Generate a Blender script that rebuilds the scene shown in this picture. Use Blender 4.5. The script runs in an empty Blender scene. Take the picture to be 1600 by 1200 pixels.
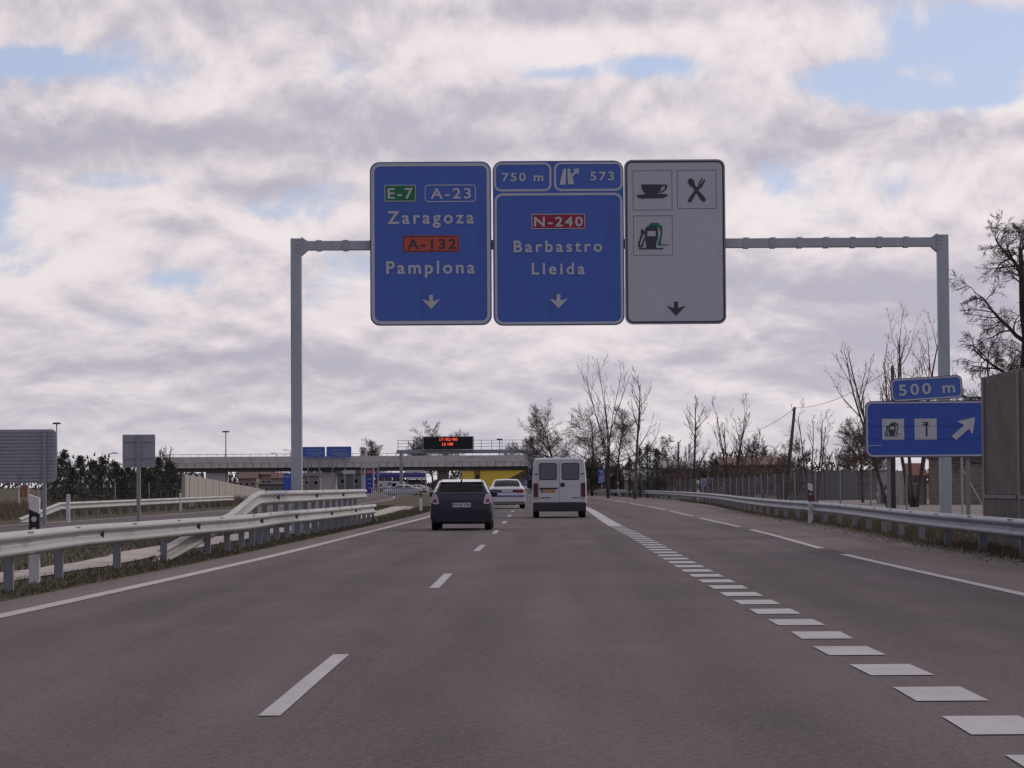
import bpy, bmesh, math, random
from mathutils import Vector, Matrix, Euler
C = bpy.context.scene.collection
SC = bpy.context.scene
R = math.radians
rnd = random.Random(11)

# ------------------------------------------------------------------ camera
F, CAMH, HOR = 4000.0, 1.25, 757.0
pitch = math.atan((HOR - 600.0) / F)
ROLL = R(-0.35)
cam_d = bpy.data.cameras.new('camera')
cam_d.sensor_width = 36.0
cam_d.lens = 36.0 * F / 1600.0
cam_d.clip_start = 0.1
cam_d.clip_end = 20000
cam = bpy.data.objects.new('camera', cam_d)
C.objects.link(cam)
CM = Matrix.Rotation(math.pi / 2 + pitch, 3, 'X') @ Matrix.Rotation(ROLL, 3, 'Z')
cam.matrix_world = Matrix.Translation((0, 0, CAMH)) @ CM.to_4x4()
SC.camera = cam

# ------------------------------------------------------------------ light
SUN_AZ, SUN_EL = R(52), R(26)
SUN_DIR = Vector((math.sin(SUN_AZ) * math.cos(SUN_EL), math.cos(SUN_AZ) * math.cos(SUN_EL), math.sin(SUN_EL)))
sd = bpy.data.lights.new('sun', 'SUN')
sd.energy = 0.8
sd.angle = R(11)
sd.color = (1.0, 0.93, 0.84)
so = bpy.data.objects.new('sun', sd)
C.objects.link(so)
so.rotation_euler = (-SUN_DIR).to_track_quat('-Z', 'Y').to_euler()
so.location = (60, 60, 80)

SC.view_settings.view_transform = 'Standard'
SC.view_settings.look = 'None'
SC.view_settings.exposure = 0.0
SC.view_settings.gamma = 1.0

world = bpy.data.worlds.new('World')
SC.world = world
world.use_nodes = True
wt = world.node_tree
wt.nodes.clear()


class NG:
    """tiny node-expression helper"""
    def __init__(s, t): s.t = t
    def n(s, typ, **kw):
        o = s.t.nodes.new(typ)
        for k, v in kw.items(): setattr(o, k, v)
        return o
    def put(s, sock, v):
        if hasattr(v, 'is_linked') or isinstance(v, bpy.types.NodeSocket): s.t.links.new(v, sock)
        else: sock.default_value = v
    def m(s, op, a, b=0.0, c=0.0, clamp=False):
        o = s.n('ShaderNodeMath', operation=op, use_clamp=clamp)
        s.put(o.inputs[0], a); s.put(o.inputs[1], b)
        if op in ('MULTIPLY_ADD', 'SMOOTH_MIN', 'SMOOTH_MAX'): s.put(o.inputs[2], c)
        return o.outputs[0]
    def xyz(s, x, y, z):
        o = s.n('ShaderNodeCombineXYZ')
        s.put(o.inputs[0], x); s.put(o.inputs[1], y); s.put(o.inputs[2], z)
        return o.outputs[0]
    def noise(s, vec, scale, detail=4.0, rough=0.5, dist=0.0, lac=2.0):
        o = s.n('ShaderNodeTexNoise')
        if vec is not None: s.put(o.inputs['Vector'], vec)
        o.inputs['Scale'].default_value = scale
        o.inputs['Detail'].default_value = detail
        o.inputs['Roughness'].default_value = rough
        o.inputs['Distortion'].default_value = dist
        o.inputs['Lacunarity'].default_value = lac
        return o.outputs['Fac']
    def smooth(s, v, lo, hi, a=0.0, b=1.0):
        o = s.n('ShaderNodeMapRange', interpolation_type='SMOOTHSTEP')
        s.put(o.inputs['Value'], v)
        o.inputs['From Min'].default_value = lo; o.inputs['From Max'].default_value = hi
        o.inputs['To Min'].default_value = a; o.inputs['To Max'].default_value = b
        return o.outputs[0]
    def mix(s, f, a, b, mode='MIX'):
        o = s.n('ShaderNodeMix', data_type='RGBA', blend_type=mode)
        s.put(o.inputs['Factor'], f)
        s.put(o.inputs['A'], a); s.put(o.inputs['B'], b)
        return o.outputs['Result']
    def vmul(s, v, k):
        o = s.n('ShaderNodeVectorMath', operation='SCALE')
        s.put(o.inputs[0], v); s.put(o.inputs['Scale'], k)
        return o.outputs[0]


def c4(c): return (c[0], c[1], c[2], 1.0)


g = NG(wt)
tc = g.n('ShaderNodeTexCoord').outputs['Generated']
sx = g.n('ShaderNodeSeparateXYZ'); wt.links.new(tc, sx.inputs[0])
X, Y, Z = sx.outputs
AZ = g.m('ARCTAN2', X, Y)
EL = g.m('ARCSINE', Z)
ELC = g.m('ADD', g.m('MAXIMUM', EL, 0.0), 0.062)
CU = g.m('MULTIPLY', AZ, 7.5)                   # flat-based forms that thin out towards the horizon, as a deck of clouds does
CW = g.m('MULTIPLY', g.m('LOGARITHM', ELC, 2.718282), 1.9)


def gauss(px, py, sxp, syp):
    a = g.m('DIVIDE', g.m('SUBTRACT', AZ, (px - 800) / 4000.0), sxp / 4000.0)
    e = g.m('DIVIDE', g.m('SUBTRACT', EL, (757 - py) / 4000.0), syp / 4000.0)
    r2 = g.m('ADD', g.m('MULTIPLY', a, a), g.m('MULTIPLY', e, e))
    return g.m('EXPONENT', g.m('MULTIPLY', r2, -1.0))


def weighted(lst):
    acc = None
    for (px, py, s1, s2, w) in lst:
        t = g.m('MULTIPLY', gauss(px, py, s1, s2), w)
        acc = t if acc is None else g.m('ADD', acc, t)
    return acc


def cloud_field(dv):
    """cloud thickness; dv lifts the look-up point to get the upper rims"""
    w = g.m('ADD', CW, dv)
    a = g.noise(g.xyz(CU, w, 1.3), 1.15, 4.0, 0.5, 0.2)
    b = g.noise(g.xyz(CU, w, 7.7), 3.1, 12.0, 0.57, 0.25)
    return g.m('ADD', g.m('MULTIPLY', a, 0.42), g.m('MULTIPLY', b, 0.58))


d0 = cloud_field(0.0)
d1 = cloud_field(0.085)
# clear gaps (negative) and thick decks (positive), where the photograph has them
gaps = weighted([(1530, 70, 150, 44, -0.19), (1370, 135, 150, 26, -0.15), (880, 118, 80, 18, -0.20), (1030, 104, 90, 24, -0.20),
                 (55, 104, 95, 22, -0.24), (200, 285, 110, 24, -0.13), (380, 330, 80, 20, -0.09), (300, 440, 120, 16, -0.08), (150, 330, 300, 120, 0.04),
                 (1480, 170, 120, 14, -0.13), (60, 300, 60, 60, 0.1),
                 (800, 40, 900, 60, 0.10), (350, 215, 420, 45, 0.17), (800, 170, 260, 60, 0.14), (1250, 215, 420, 40, 0.15),
                 (1420, 130, 60, 14, 0.12), (1150, 70, 130, 40, 0.10), (800, 620, 1400, 110, 0.12), (1250, 480, 400, 90, 0.1)])
dens = g.m('ADD', d0, gaps)
cover = g.smooth(dens, 0.365, 0.51)
rel = g.m('MULTIPLY', g.m('SUBTRACT', d0, d1), 3.6)           # bright upper rims, grey undersides
base = g.m('MULTIPLY', 1.25, weighted([(350, 225, 480, 38, -0.40), (760, 165, 330, 45, -0.20), (1350, 230, 420, 26, -0.34), (1250, 440, 420, 50, -0.28), (250, 20, 500, 22, -0.15),
                 (400, 560, 500, 26, -0.24), (900, 600, 600, 40, -0.14), (1400, 540, 300, 70, -0.30), (60, 235, 120, 20, -0.2), (400, 292, 100, 18, -0.22), (1000, 28, 180, 20, -0.25),
                 (90, 330, 120, 60, 0.25), (1100, 340, 260, 40, 0.25), (900, 70, 420, 30, 0.30), (1560, 175, 140, 16, 0.35), (560, 120, 240, 22, 0.28), (1250, 400, 150, 30, 0.22),
                 (200, 400, 300, 70, 0.10), (620, 460, 200, 60, 0.12), (1100, 600, 70, 14, 0.3)]))
n2 = g.noise(g.xyz(CU, CW, 21.0), 1.5, 9.0, 0.55, 0.2)
lit = g.m('ADD', g.m('ADD', rel, base), g.m('ADD', g.m('MULTIPLY', g.m('SUBTRACT', n2, 0.5), 0.9), 0.50))
lit = g.smooth(lit, -0.06, 1.0)
cl_col = g.mix(lit, (0.485, 0.455, 0.535, 1), (0.86, 0.785, 0.795, 1))
# thin haze near the horizon evens the clouds out
hz = g.smooth(EL, 0.0, 0.06, 0.38, 0.0)
cl_col = g.mix(hz, cl_col, (0.60, 0.58, 0.63, 1))
sky = g.n('ShaderNodeTexSky', sky_type='NISHITA', sun_disc=False)
sky.sun_elevation = SUN_EL
sky.sun_rotation = SUN_AZ
sky.altitude = 450
sky.air_density = 1.0
sky.dust_density = 1.2
sky.ozone_density = 1.5
SKY_S = 0.10
# in units of the background strength
blue = g.mix(0.75, sky.outputs['Color'], (0.49 / SKY_S, 0.56 / SKY_S, 0.78 / SKY_S, 1))
cl_s = g.mix(1.0, cl_col, (1 / SKY_S, 1 / SKY_S, 1 / SKY_S, 1), 'MULTIPLY')
allsky = g.mix(cover, blue, cl_s)
# the cloud deck is brighter towards the veiled sun and overhead, duller away from it
dotn = g.n('ShaderNodeVectorMath', operation='DOT_PRODUCT')
wt.links.new(tc, dotn.inputs[0]); dotn.inputs[1].default_value = SUN_DIR
side = g.smooth(dotn.outputs['Value'], -0.8, 0.75, 0.40, 1.03)
up = g.smooth(Z, 0.18, 0.7, 0.0, 0.16)
glow = g.m('ADD', side, up)
tint = g.mix(g.smooth(dotn.outputs['Value'], -0.6, 0.55), (0.84, 0.92, 1.14, 1), (1, 1, 1, 1))
fin = g.vmul(g.mix(1.0, allsky, tint, 'MULTIPLY'), glow)
bg = g.n('ShaderNodeBackground')
wt.links.new(fin, bg.inputs['Color'])
bg.inputs['Strength'].default_value = SKY_S
wo = g.n('ShaderNodeOutputWorld')
wt.links.new(bg.outputs[0], wo.inputs['Surface'])


# ------------------------------------------------------------------ pixel of the survey -> place on the ground / at a distance
def ray(px, py): return CM @ Vector(((px - 800) / F, (600 - py) / F, -1.0))


def G(px, py, z=0.0):
    d = ray(px, py)
    t = (z - CAMH) / d.z
    return Vector((d.x * t, d.y * t, z))


def at(px, py, Yd):
    d = ray(px, py)
    t = Yd / d.y
    return Vector((d.x * t, Yd, CAMH + d.z * t))


def curve(pts):
    """smooth X(Y) through points, linear beyond the ends"""
    pts = sorted(pts)
    xs = [p[0] for p in pts]; ys = [p[1] for p in pts]
    n = len(xs)
    h = [xs[i + 1] - xs[i] for i in range(n - 1)]
    d = [(ys[i + 1] - ys[i]) / h[i] for i in range(n - 1)]
    m = [d[0]] + [(d[i - 1] * h[i] + d[i] * h[i - 1]) / (h[i] + h[i - 1]) for i in range(1, n - 1)] + [d[-1]]

    def f(x):
        if x <= xs[0]: return ys[0] + m[0] * (x - xs[0])
        if x >= xs[-1]: return ys[-1] + m[-1] * (x - xs[-1])
        i = 0
        while x > xs[i + 1]: i += 1
        t = (x - xs[i]) / h[i]
        return ((1 + 2 * t) * (1 - t) ** 2 * ys[i] + t * (1 - t) ** 2 * h[i] * m[i] + t * t * (3 - 2 * t) * ys[i + 1] + t * t * (t - 1) * h[i] * m[i + 1])
    return f


def gp(lst): return [(lambda v: (v.y, v.x))(G(*p)) for p in lst]


# ------------------------------------------------------------------ materials
MATS = {}


def mat(name, col, rough=0.7, var=0.12, scale=2.0, fine=40.0, fvar=0.06, bump=0.0, bscale=30.0, metal=0.0, spec=0.4, stretch=(1, 1, 1), dirt=None, dirt_amt=0.3, dscale=1.2, coat=0.0, space='Object'):
    if name in MATS: return MATS[name]
    m = bpy.data.materials.new(name)
    m.use_nodes = True
    t = m.node_tree
    b = t.nodes['Principled BSDF']
    k = NG(t)
    tcn = k.n('ShaderNodeTexCoord').outputs[space]
    mp = k.n('ShaderNodeMapping'); t.links.new(tcn, mp.inputs[0]); mp.inputs['Scale'].default_value = stretch
    v = mp.outputs[0]
    n1 = k.noise(v, scale, 5.0, 0.6)
    n2 = k.noise(v, fine, 3.0, 0.6)
    f = k.m('ADD', k.m('MULTIPLY', k.m('SUBTRACT', n1, 0.5), 2.6 * var), k.m('MULTIPLY', k.m('SUBTRACT', n2, 0.5), 2.6 * fvar))
    f = k.m('ADD', f, 1.0)
    colv = k.vmul(c4(col)[:3], f)
    if dirt:
        n3 = k.smooth(k.noise(v, dscale, 6.0, 0.65, 0.4), 0.48, 0.72)
        colv = k.mix(k.m('MULTIPLY', n3, dirt_amt), colv, c4(dirt))
    t.links.new(colv, b.inputs['Base Color'])
    b.inputs['Roughness'].default_value = rough
    b.inputs['Metallic'].default_value = metal
    b.inputs['Specular IOR Level'].default_value = spec
    if coat: b.inputs['Coat Weight'].default_value = coat; b.inputs['Coat Roughness'].default_value = 0.04
    if bump:
        bn = k.n('ShaderNodeBump'); bn.inputs['Strength'].default_value = bump; bn.inputs['Distance'].default_value = 0.02
        t.links.new(k.noise(v, bscale, 5.0, 0.6), bn.inputs['Height'])
        t.links.new(bn.outputs[0], b.inputs['Normal'])
    MATS[name] = m
    return m


def emit(name, col, s):
    m = bpy.data.materials.new(name); m.use_nodes = True
    b = m.node_tree.nodes['Principled BSDF']
    b.inputs['Base Color'].default_value = c4((0.1, 0.02, 0.01))
    b.inputs['Emission Color'].default_value = c4(col); b.inputs['Emission Strength'].default_value = s
    return m


def asphalt(name='asphalt', colr=(0.126, 0.104, 0.103)):
    m = bpy.data.materials.new(name); m.use_nodes = True
    t = m.node_tree; b = t.nodes['Principled BSDF']; k = NG(t)
    tcn = k.n('ShaderNodeTexCoord').outputs['Object']
    s = k.n('ShaderNodeSeparateXYZ'); t.links.new(tcn, s.inputs[0])
    fine = k.noise(tcn, 70.0, 3.0, 0.7)
    grain = k.noise(tcn, 22.0, 4.0, 0.75)
    big = k.noise(k.xyz(k.m('MULTIPLY', s.outputs[0], 0.35), k.m('MULTIPLY', s.outputs[1], 0.05), 0), 1.0, 5.0, 0.6, 0.3)
    strk = k.noise(k.xyz(k.m('MULTIPLY', s.outputs[0], 2.2), k.m('MULTIPLY', s.outputs[1], 0.03), 3.0), 1.0, 4.0, 0.55)
    patch = k.noise(k.xyz(k.m('MULTIPLY', s.outputs[0], 0.9), k.m('MULTIPLY', s.outputs[1], 0.25), 7.0), 1.0, 5.0, 0.65)
    f = k.m('ADD', 1.0, k.m('MULTIPLY', k.m('SUBTRACT', fine, 0.5), 1.7))
    f = k.m('ADD', f, k.m('MULTIPLY', k.m('SUBTRACT', grain, 0.5), 1.5))
    f = k.m('ADD', f, k.m('MULTIPLY', k.m('SUBTRACT', big, 0.5), 0.7))
    f = k.m('ADD', f, k.m('MULTIPLY', k.m('SUBTRACT', strk, 0.5), 0.34))
    f = k.m('ADD', f, k.m('MULTIPLY', k.m('SUBTRACT', patch, 0.5), 0.6))
    uv = k.n('ShaderNodeUVMap', uv_map='lane'); su = k.n('ShaderNodeSeparateXYZ'); t.links.new(uv.outputs[0], su.inputs[0])
    fr = k.m('FRACT', k.m('ADD', su.outputs[0], 20.0))
    dist = k.m('ABSOLUTE', k.m('SUBTRACT', k.m('ABSOLUTE', k.m('SUBTRACT', fr, 0.5)), 0.25))
    trk = k.m('MULTIPLY', k.smooth(dist, 0.02, 0.17, 1.0, 0.0), k.m('ADD', 0.5, k.m('MULTIPLY', strk, 1.0)))
    f = k.m('SUBTRACT', f, k.m('MULTIPLY', trk, 0.13))
    oil = k.smooth(k.m('ABSOLUTE', k.m('SUBTRACT', fr, 0.5)), 0.0, 0.13, 0.07, 0.0)
    f = k.m('SUBTRACT', f, oil)
    seam = k.smooth(k.m('ABSOLUTE', k.m('SUBTRACT', k.m('ADD', fr, k.m('MULTIPLY', patch, 0.012)), 0.075)), 0.002, 0.007, 0.08, 0.0)
    f = k.m('SUBTRACT', f, seam)
    f = k.m('MAXIMUM', f, 0.15)
    spk = k.smooth(k.noise(tcn, 130.0, 2.0, 0.5), 0.70, 0.78)
    col = k.vmul(colr, f)
    col = k.mix(k.m('MULTIPLY', spk, 0.4), col, (0.34, 0.31, 0.30, 1))
    t.links.new(col, b.inputs['Base Color'])
    b.inputs['Roughness'].default_value = 0.9
    b.inputs['Specular IOR Level'].default_value = 0.12
    bn = k.n('ShaderNodeBump'); bn.inputs['Strength'].default_value = 0.5; bn.inputs['Distance'].default_value = 0.01
    t.links.new(grain, bn.inputs['Height']); t.links.new(bn.outputs[0], b.inputs['Normal'])
    return m


def road_paint():
    m = bpy.data.materials.new('road_paint'); m.use_nodes = True
    t = m.node_tree; b = t.nodes['Principled BSDF']; k = NG(t)
    tcn = k.n('ShaderNodeTexCoord').outputs['Object']
    w = k.smooth(k.noise(tcn, 14.0, 8.0, 0.8), 0.50, 0.70)
    w2 = k.noise(tcn, 1.1, 5.0, 0.6)
    col = k.vmul((0.40, 0.37, 0.36), k.m('ADD', 0.72, k.m('MULTIPLY', w2, 0.55)))
    col = k.mix(k.m('MULTIPLY', w, 0.62), col, (0.15, 0.125, 0.12, 1))
    t.links.new(col, b.inputs['Base Color']); b.inputs['Roughness'].default_value = 0.7
    return m


def ground_mat():
    m = bpy.data.materials.new('verge_soil'); m.use_nodes = True
    t = m.node_tree; b = t.nodes['Principled BSDF']; k = NG(t)
    tcn = k.n('ShaderNodeTexCoord').outputs['Object']
    n1 = k.noise(tcn, 0.35, 7.0, 0.65, 0.3); n2 = k.noise(tcn, 9.0, 6.0, 0.7); n3 = k.noise(tcn, 0.09, 4.0, 0.6)
    a = k.mix(k.smooth(n1, 0.4, 0.62), (0.075, 0.068, 0.040, 1), (0.125, 0.098, 0.074, 1))
    a = k.mix(k.smooth(n3, 0.45, 0.65), a, (0.085, 0.075, 0.045, 1))
    col = k.vmul(a, k.m('ADD', 0.45, k.m('MULTIPLY', n2, 1.1)))
    t.links.new(col, b.inputs['Base Color']); b.inputs['Roughness'].default_value = 0.95; b.inputs['Specular IOR Level'].default_value = 0.1
    bn = k.n('ShaderNodeBump'); bn.inputs['Strength'].default_value = 0.7; bn.inputs['Distance'].default_value = 0.05
    t.links.new(n2, bn.inputs['Height']); t.links.new(bn.outputs[0], b.inputs['Normal'])
    return m


ASPH = asphalt(); SHOULD = asphalt('shoulder_asphalt', (0.172, 0.141, 0.133)); PAINT = road_paint(); SOIL = ground_mat()
GALV = mat('galvanised_steel', (0.30, 0.315, 0.35), 0.5, 0.12, 1.5, 30, 0.06, metal=0.35, spec=0.5, dirt=(0.16, 0.14, 0.13), dirt_amt=0.35)
GALV_LT = mat('galvanised_rail', (0.41, 0.40, 0.39), 0.55, 0.14, 1.0, 14, 0.07, metal=0.15, dirt=(0.22, 0.19, 0.17), dirt_amt=0.45, dscale=1.6, stretch=(1, 0.35, 1))
GALV_RT = mat('galvanised_dull_rail', (0.36, 0.36, 0.375), 0.55, 0.14, 1.0, 14, 0.07, metal=0.15, dirt=(0.16, 0.14, 0.13), dirt_amt=0.5, dscale=1.6, stretch=(1, 0.35, 1))
GANTRY = mat('gantry_steel', (0.42, 0.44, 0.47), 0.5, 0.16, 1.2, 20, 0.06, metal=0.2, dirt=(0.14, 0.13, 0.14), dirt_amt=0.35, stretch=(1, 1, 0.3))
POSTM = mat('rail_post_steel', (0.24, 0.245, 0.26), 0.6, 0.14, 2.0, 20, 0.05, metal=0.2, dirt=(0.11, 0.095, 0.085), dirt_amt=0.5)
BLUE = mat('sign_blue', (0.072, 0.140, 0.46), 0.5, 0.10, 1.3, 9, 0.06, spec=0.35, dirt=(0.05, 0.095, 0.31), dirt_amt=0.4, stretch=(1, 1, 0.5))
BLUE_LO = mat('sign_blue_saturated', (0.05, 0.10, 0.42), 0.45, 0.10, 1.3, 9, 0.05, spec=0.35)
SIGNW = mat('sign_white', (0.52, 0.51, 0.54), 0.5, 0.06, 2, 12, 0.04)
SIGNG = mat('sign_face_grey_white', (0.50, 0.49, 0.53), 0.5, 0.08, 1.3, 9, 0.05, dirt=(0.40, 0.39, 0.43), dirt_amt=0.4, stretch=(1, 1, 0.4))
SIGNK = mat('sign_black', (0.045, 0.05, 0.065), 0.5)
SIGNGR = mat('sign_green', (0.012, 0.17, 0.07), 0.5)
SIGNO = mat('sign_orange', (0.50, 0.085, 0.05), 0.5)
SIGNR = mat('sign_red', (0.30, 0.022, 0.05), 0.5)
SIGNBACK = mat('sign_back_aluminium', (0.35, 0.35, 0.38), 0.5, 0.14, 1.0, 12, 0.06, metal=0.25, dirt=(0.17, 0.17, 0.19), dirt_amt=0.5)
SIGNRIM = mat('sign_rim', (0.10, 0.105, 0.14), 0.5, metal=0.2)
CONC = mat('concrete', (0.34, 0.315, 0.30), 0.85, 0.16, 0.7, 15, 0.08, bump=0.3, dirt=(0.18, 0.16, 0.15), dirt_amt=0.5)
CONC_PALE = mat('ditch_concrete', (0.42, 0.355, 0.31), 0.9, 0.2, 0.8, 8, 0.1, bump=0.4, dirt=(0.16, 0.12, 0.08), dirt_amt=0.55, dscale=1.1)
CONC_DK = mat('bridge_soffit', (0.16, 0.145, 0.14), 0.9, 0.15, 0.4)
BRIDGE = mat('bridge_concrete', (0.56, 0.52, 0.49), 0.85, 0.16, 0.25, 4, 0.08, dirt=(0.22, 0.2, 0.19), dirt_amt=0.5, dscale=0.5)
PANEL = mat('precast_panel', (0.37, 0.325, 0.29), 0.88, 0.12, 0.5, 12, 0.08, dirt=(0.24, 0.2, 0.17), dirt_amt=0.45, stretch=(1, 1, 0.25))
AGG = mat('exposed_aggregate', (0.17, 0.15, 0.135), 0.95, 0.35, 2.0, 22.0, 0.55, bump=0.9, bscale=28, dirt=(0.10, 0.085, 0.075), dirt_amt=0.6, dscale=0.8)
AGG_EDGE = mat('wall_frame_concrete', (0.26, 0.235, 0.21), 0.9, 0.2, 3.0)
BARK = mat('bark', (0.085, 0.068, 0.060), 0.95, 0.3, 4.0, 30, 0.15, spec=0.1)
BARK_LT = mat('pale_bark', (0.15, 0.13, 0.12), 0.95, 0.3, 3.0, 30, 0.15, spec=0.1)
BARK_DK = mat('dark_bark', (0.085, 0.070, 0.064), 0.95, 0.3, 3.0, 30, 0.15, spec=0.1)
TWIG = mat('twigs', (0.14, 0.115, 0.10), 0.95, 0.3, 0.6, 8, 0.15, spec=0.1)
TWIG_RED = mat('reddish_twigs', (0.17, 0.125, 0.105), 0.95, 0.3, 0.5, 8, 0.15, spec=0.1)
CONIF = mat('conifer_needles', (0.095, 0.100, 0.078), 0.9, 0.45, 1.5, 14, 0.25, spec=0.15)
GRASSM = mat('grass_blades', (0.105, 0.092, 0.060), 0.9, 0.35, 0.6, 5, 0.2, spec=0.1)
GRASS_DRY = mat('dry_grass', (0.16, 0.125, 0.085), 0.95, 0.3, 0.8, 5, 0.2, spec=0.1)
WHITE = mat('white_plastic', (0.62, 0.60, 0.60), 0.5, 0.08, 4, dirt=(0.4, 0.38, 0.36), dirt_amt=0.4)
BLACK = mat('black_plastic', (0.02, 0.02, 0.024), 0.5, 0.1, 5)
RUBBER = mat('tyre_rubber', (0.018, 0.017, 0.017), 0.85, 0.15, 10)
SKYGLINT = mat('sky_glint', (0.72, 0.70, 0.70), 0.16, 0.04, 3, metal=0.95)  # mirror finish for added strips that imitate sky reflections on dark paint
RIM = mat('wheel_rim', (0.35, 0.35, 0.37), 0.35, metal=0.8)
GLASS = mat('tinted_glass', (0.010, 0.013, 0.016), 0.06, 0.1, 2, spec=0.15)
GLASS_LT = mat('van_glass', (0.13, 0.13, 0.15), 0.12, 0.12, 3, spec=0.5)
NAVY = mat('navy_paint', (0.032, 0.034, 0.046), 0.3, 0.08, 2, 60, 0.05, spec=0.15, coat=0.4)
CARW = mat('white_car_paint', (0.58, 0.57, 0.58), 0.3, 0.05, 2, spec=0.5, coat=0.5)
VANW = mat('white_van_paint', (0.55, 0.545, 0.55), 0.38, 0.07, 1.5, 20, 0.03, spec=0.5, coat=0.25, dirt=(0.33, 0.31, 0.31), dirt_amt=0.35)
CARSILV = mat('silver_car_paint', (0.38, 0.39, 0.41), 0.3, 0.05, 2, metal=0.4, coat=0.5)
CARRED = mat('dark_red_paint', (0.13, 0.02, 0.025), 0.3, 0.05, 2, coat=0.5)
BUMPER = mat('bumper_plastic', (0.03, 0.032, 0.036), 0.6, 0.1, 4)
DELR = mat('delineator_red', (0.13, 0.022, 0.026), 0.5)
LAMPV2 = mat('van_lamp', (0.10, 0.026, 0.03), 0.25, 0.15, 12)
LAMPR = mat('tail_lamp_red', (0.20, 0.012, 0.035), 0.2, 0.1, 12, spec=0.6)
LAMPC = mat('tail_lamp_clear', (0.48, 0.36, 0.41), 0.2, 0.35, 9, 40, 0.3, spec=0.6)
LAMPV = mat('tail_band', (0.035, 0.022, 0.055), 0.25, 0.1, 5)
STRIPEB = mat('blue_stripe', (0.09, 0.10, 0.30), 0.4)
PLATEW = mat('plate_white', (0.55, 0.56, 0.60), 0.4)
PLATEO = mat('plate_amber', (0.42, 0.25, 0.09), 0.4)
ROOFT = mat('roof_tile', (0.13, 0.075, 0.058), 0.9, 0.3, 1.0, 6, 0.2)
ROOFO = mat('orange_tile', (0.18, 0.062, 0.044), 0.9, 0.3, 2.0, 10, 0.2)
ROOFG = mat('pale_roof', (0.25, 0.235, 0.225), 0.85, 0.2, 0.6)
PLASTER = mat('plaster', (0.36, 0.30, 0.25), 0.9, 0.18, 0.8, 8, 0.08, dirt=(0.2, 0.16, 0.13), dirt_amt=0.5)
PLASTERP = mat('pink_plaster', (0.26, 0.20, 0.175), 0.9, 0.18, 0.8, 8, 0.08, dirt=(0.2, 0.14, 0.12), dirt_amt=0.5)
YELLOW = mat('yellow_cladding', (0.78, 0.54, 0.07), 0.7, 0.10, 0.3, 5, 0.04, dirt=(0.52, 0.34, 0.05), dirt_amt=0.5, dscale=0.3)
DOORM = mat('grey_door', (0.30, 0.29, 0.28), 0.7, 0.15, 3)
WOODP = mat('weathered_pole', (0.075, 0.062, 0.055), 0.9, 0.3, 4.0, 30, 0.1, stretch=(1, 1, 0.2))
BLOCKW = mat('grey_block_wall', (0.15, 0.142, 0.14), 0.95, 0.22, 0.7, 6, 0.15)


def car_glass():
    m = bpy.data.materials.new('car_glass'); m.use_nodes = True
    t = m.node_tree; t.nodes.clear(); k = NG(t)
    tr = k.n('ShaderNodeBsdfTransparent'); tr.inputs[0].default_value = (0.50, 0.54, 0.52, 1)
    gl = k.n('ShaderNodeBsdfGlossy'); gl.inputs['Roughness'].default_value = 0.03
    fr = k.n('ShaderNodeFresnel'); fr.inputs['IOR'].default_value = 1.35
    mx = k.n('ShaderNodeMixShader'); t.links.new(fr.outputs[0], mx.inputs[0]); t.links.new(tr.outputs[0], mx.inputs[1]); t.links.new(gl.outputs[0], mx.inputs[2])
    o = k.n('ShaderNodeOutputMaterial'); t.links.new(mx.outputs[0], o.inputs[0])
    return m


CARGL = car_glass()


def masonry(name, c1, c2, mortar, scale):
    m = bpy.data.materials.new(name); m.use_nodes = True
    t = m.node_tree; b = t.nodes['Principled BSDF']; k = NG(t)
    tcn = k.n('ShaderNodeTexCoord').outputs['Object']
    s = k.n('ShaderNodeSeparateXYZ'); t.links.new(tcn, s.inputs[0])
    br = k.n('ShaderNodeTexBrick'); t.links.new(k.xyz(k.m('ADD', s.outputs[0], s.outputs[1]), s.outputs[2], 0), br.inputs['Vector'])
    br.inputs['Color1'].default_value = c4(c1); br.inputs['Color2'].default_value = c4(c2); br.inputs['Mortar'].default_value = c4(mortar)
    br.inputs['Scale'].default_value = scale; br.inputs['Mortar Size'].default_value = 0.015
    n = k.noise(tcn, 2.0, 6, 0.6)
    t.links.new(k.vmul(br.outputs['Color'], k.m('ADD', 0.5, n)), b.inputs['Base Color']); b.inputs['Roughness'].default_value = 0.95
    return m


STONE = masonry('stone_blocks', (0.19, 0.155, 0.125), (0.14, 0.115, 0.095), (0.22, 0.19, 0.16), 1.1)


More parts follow.
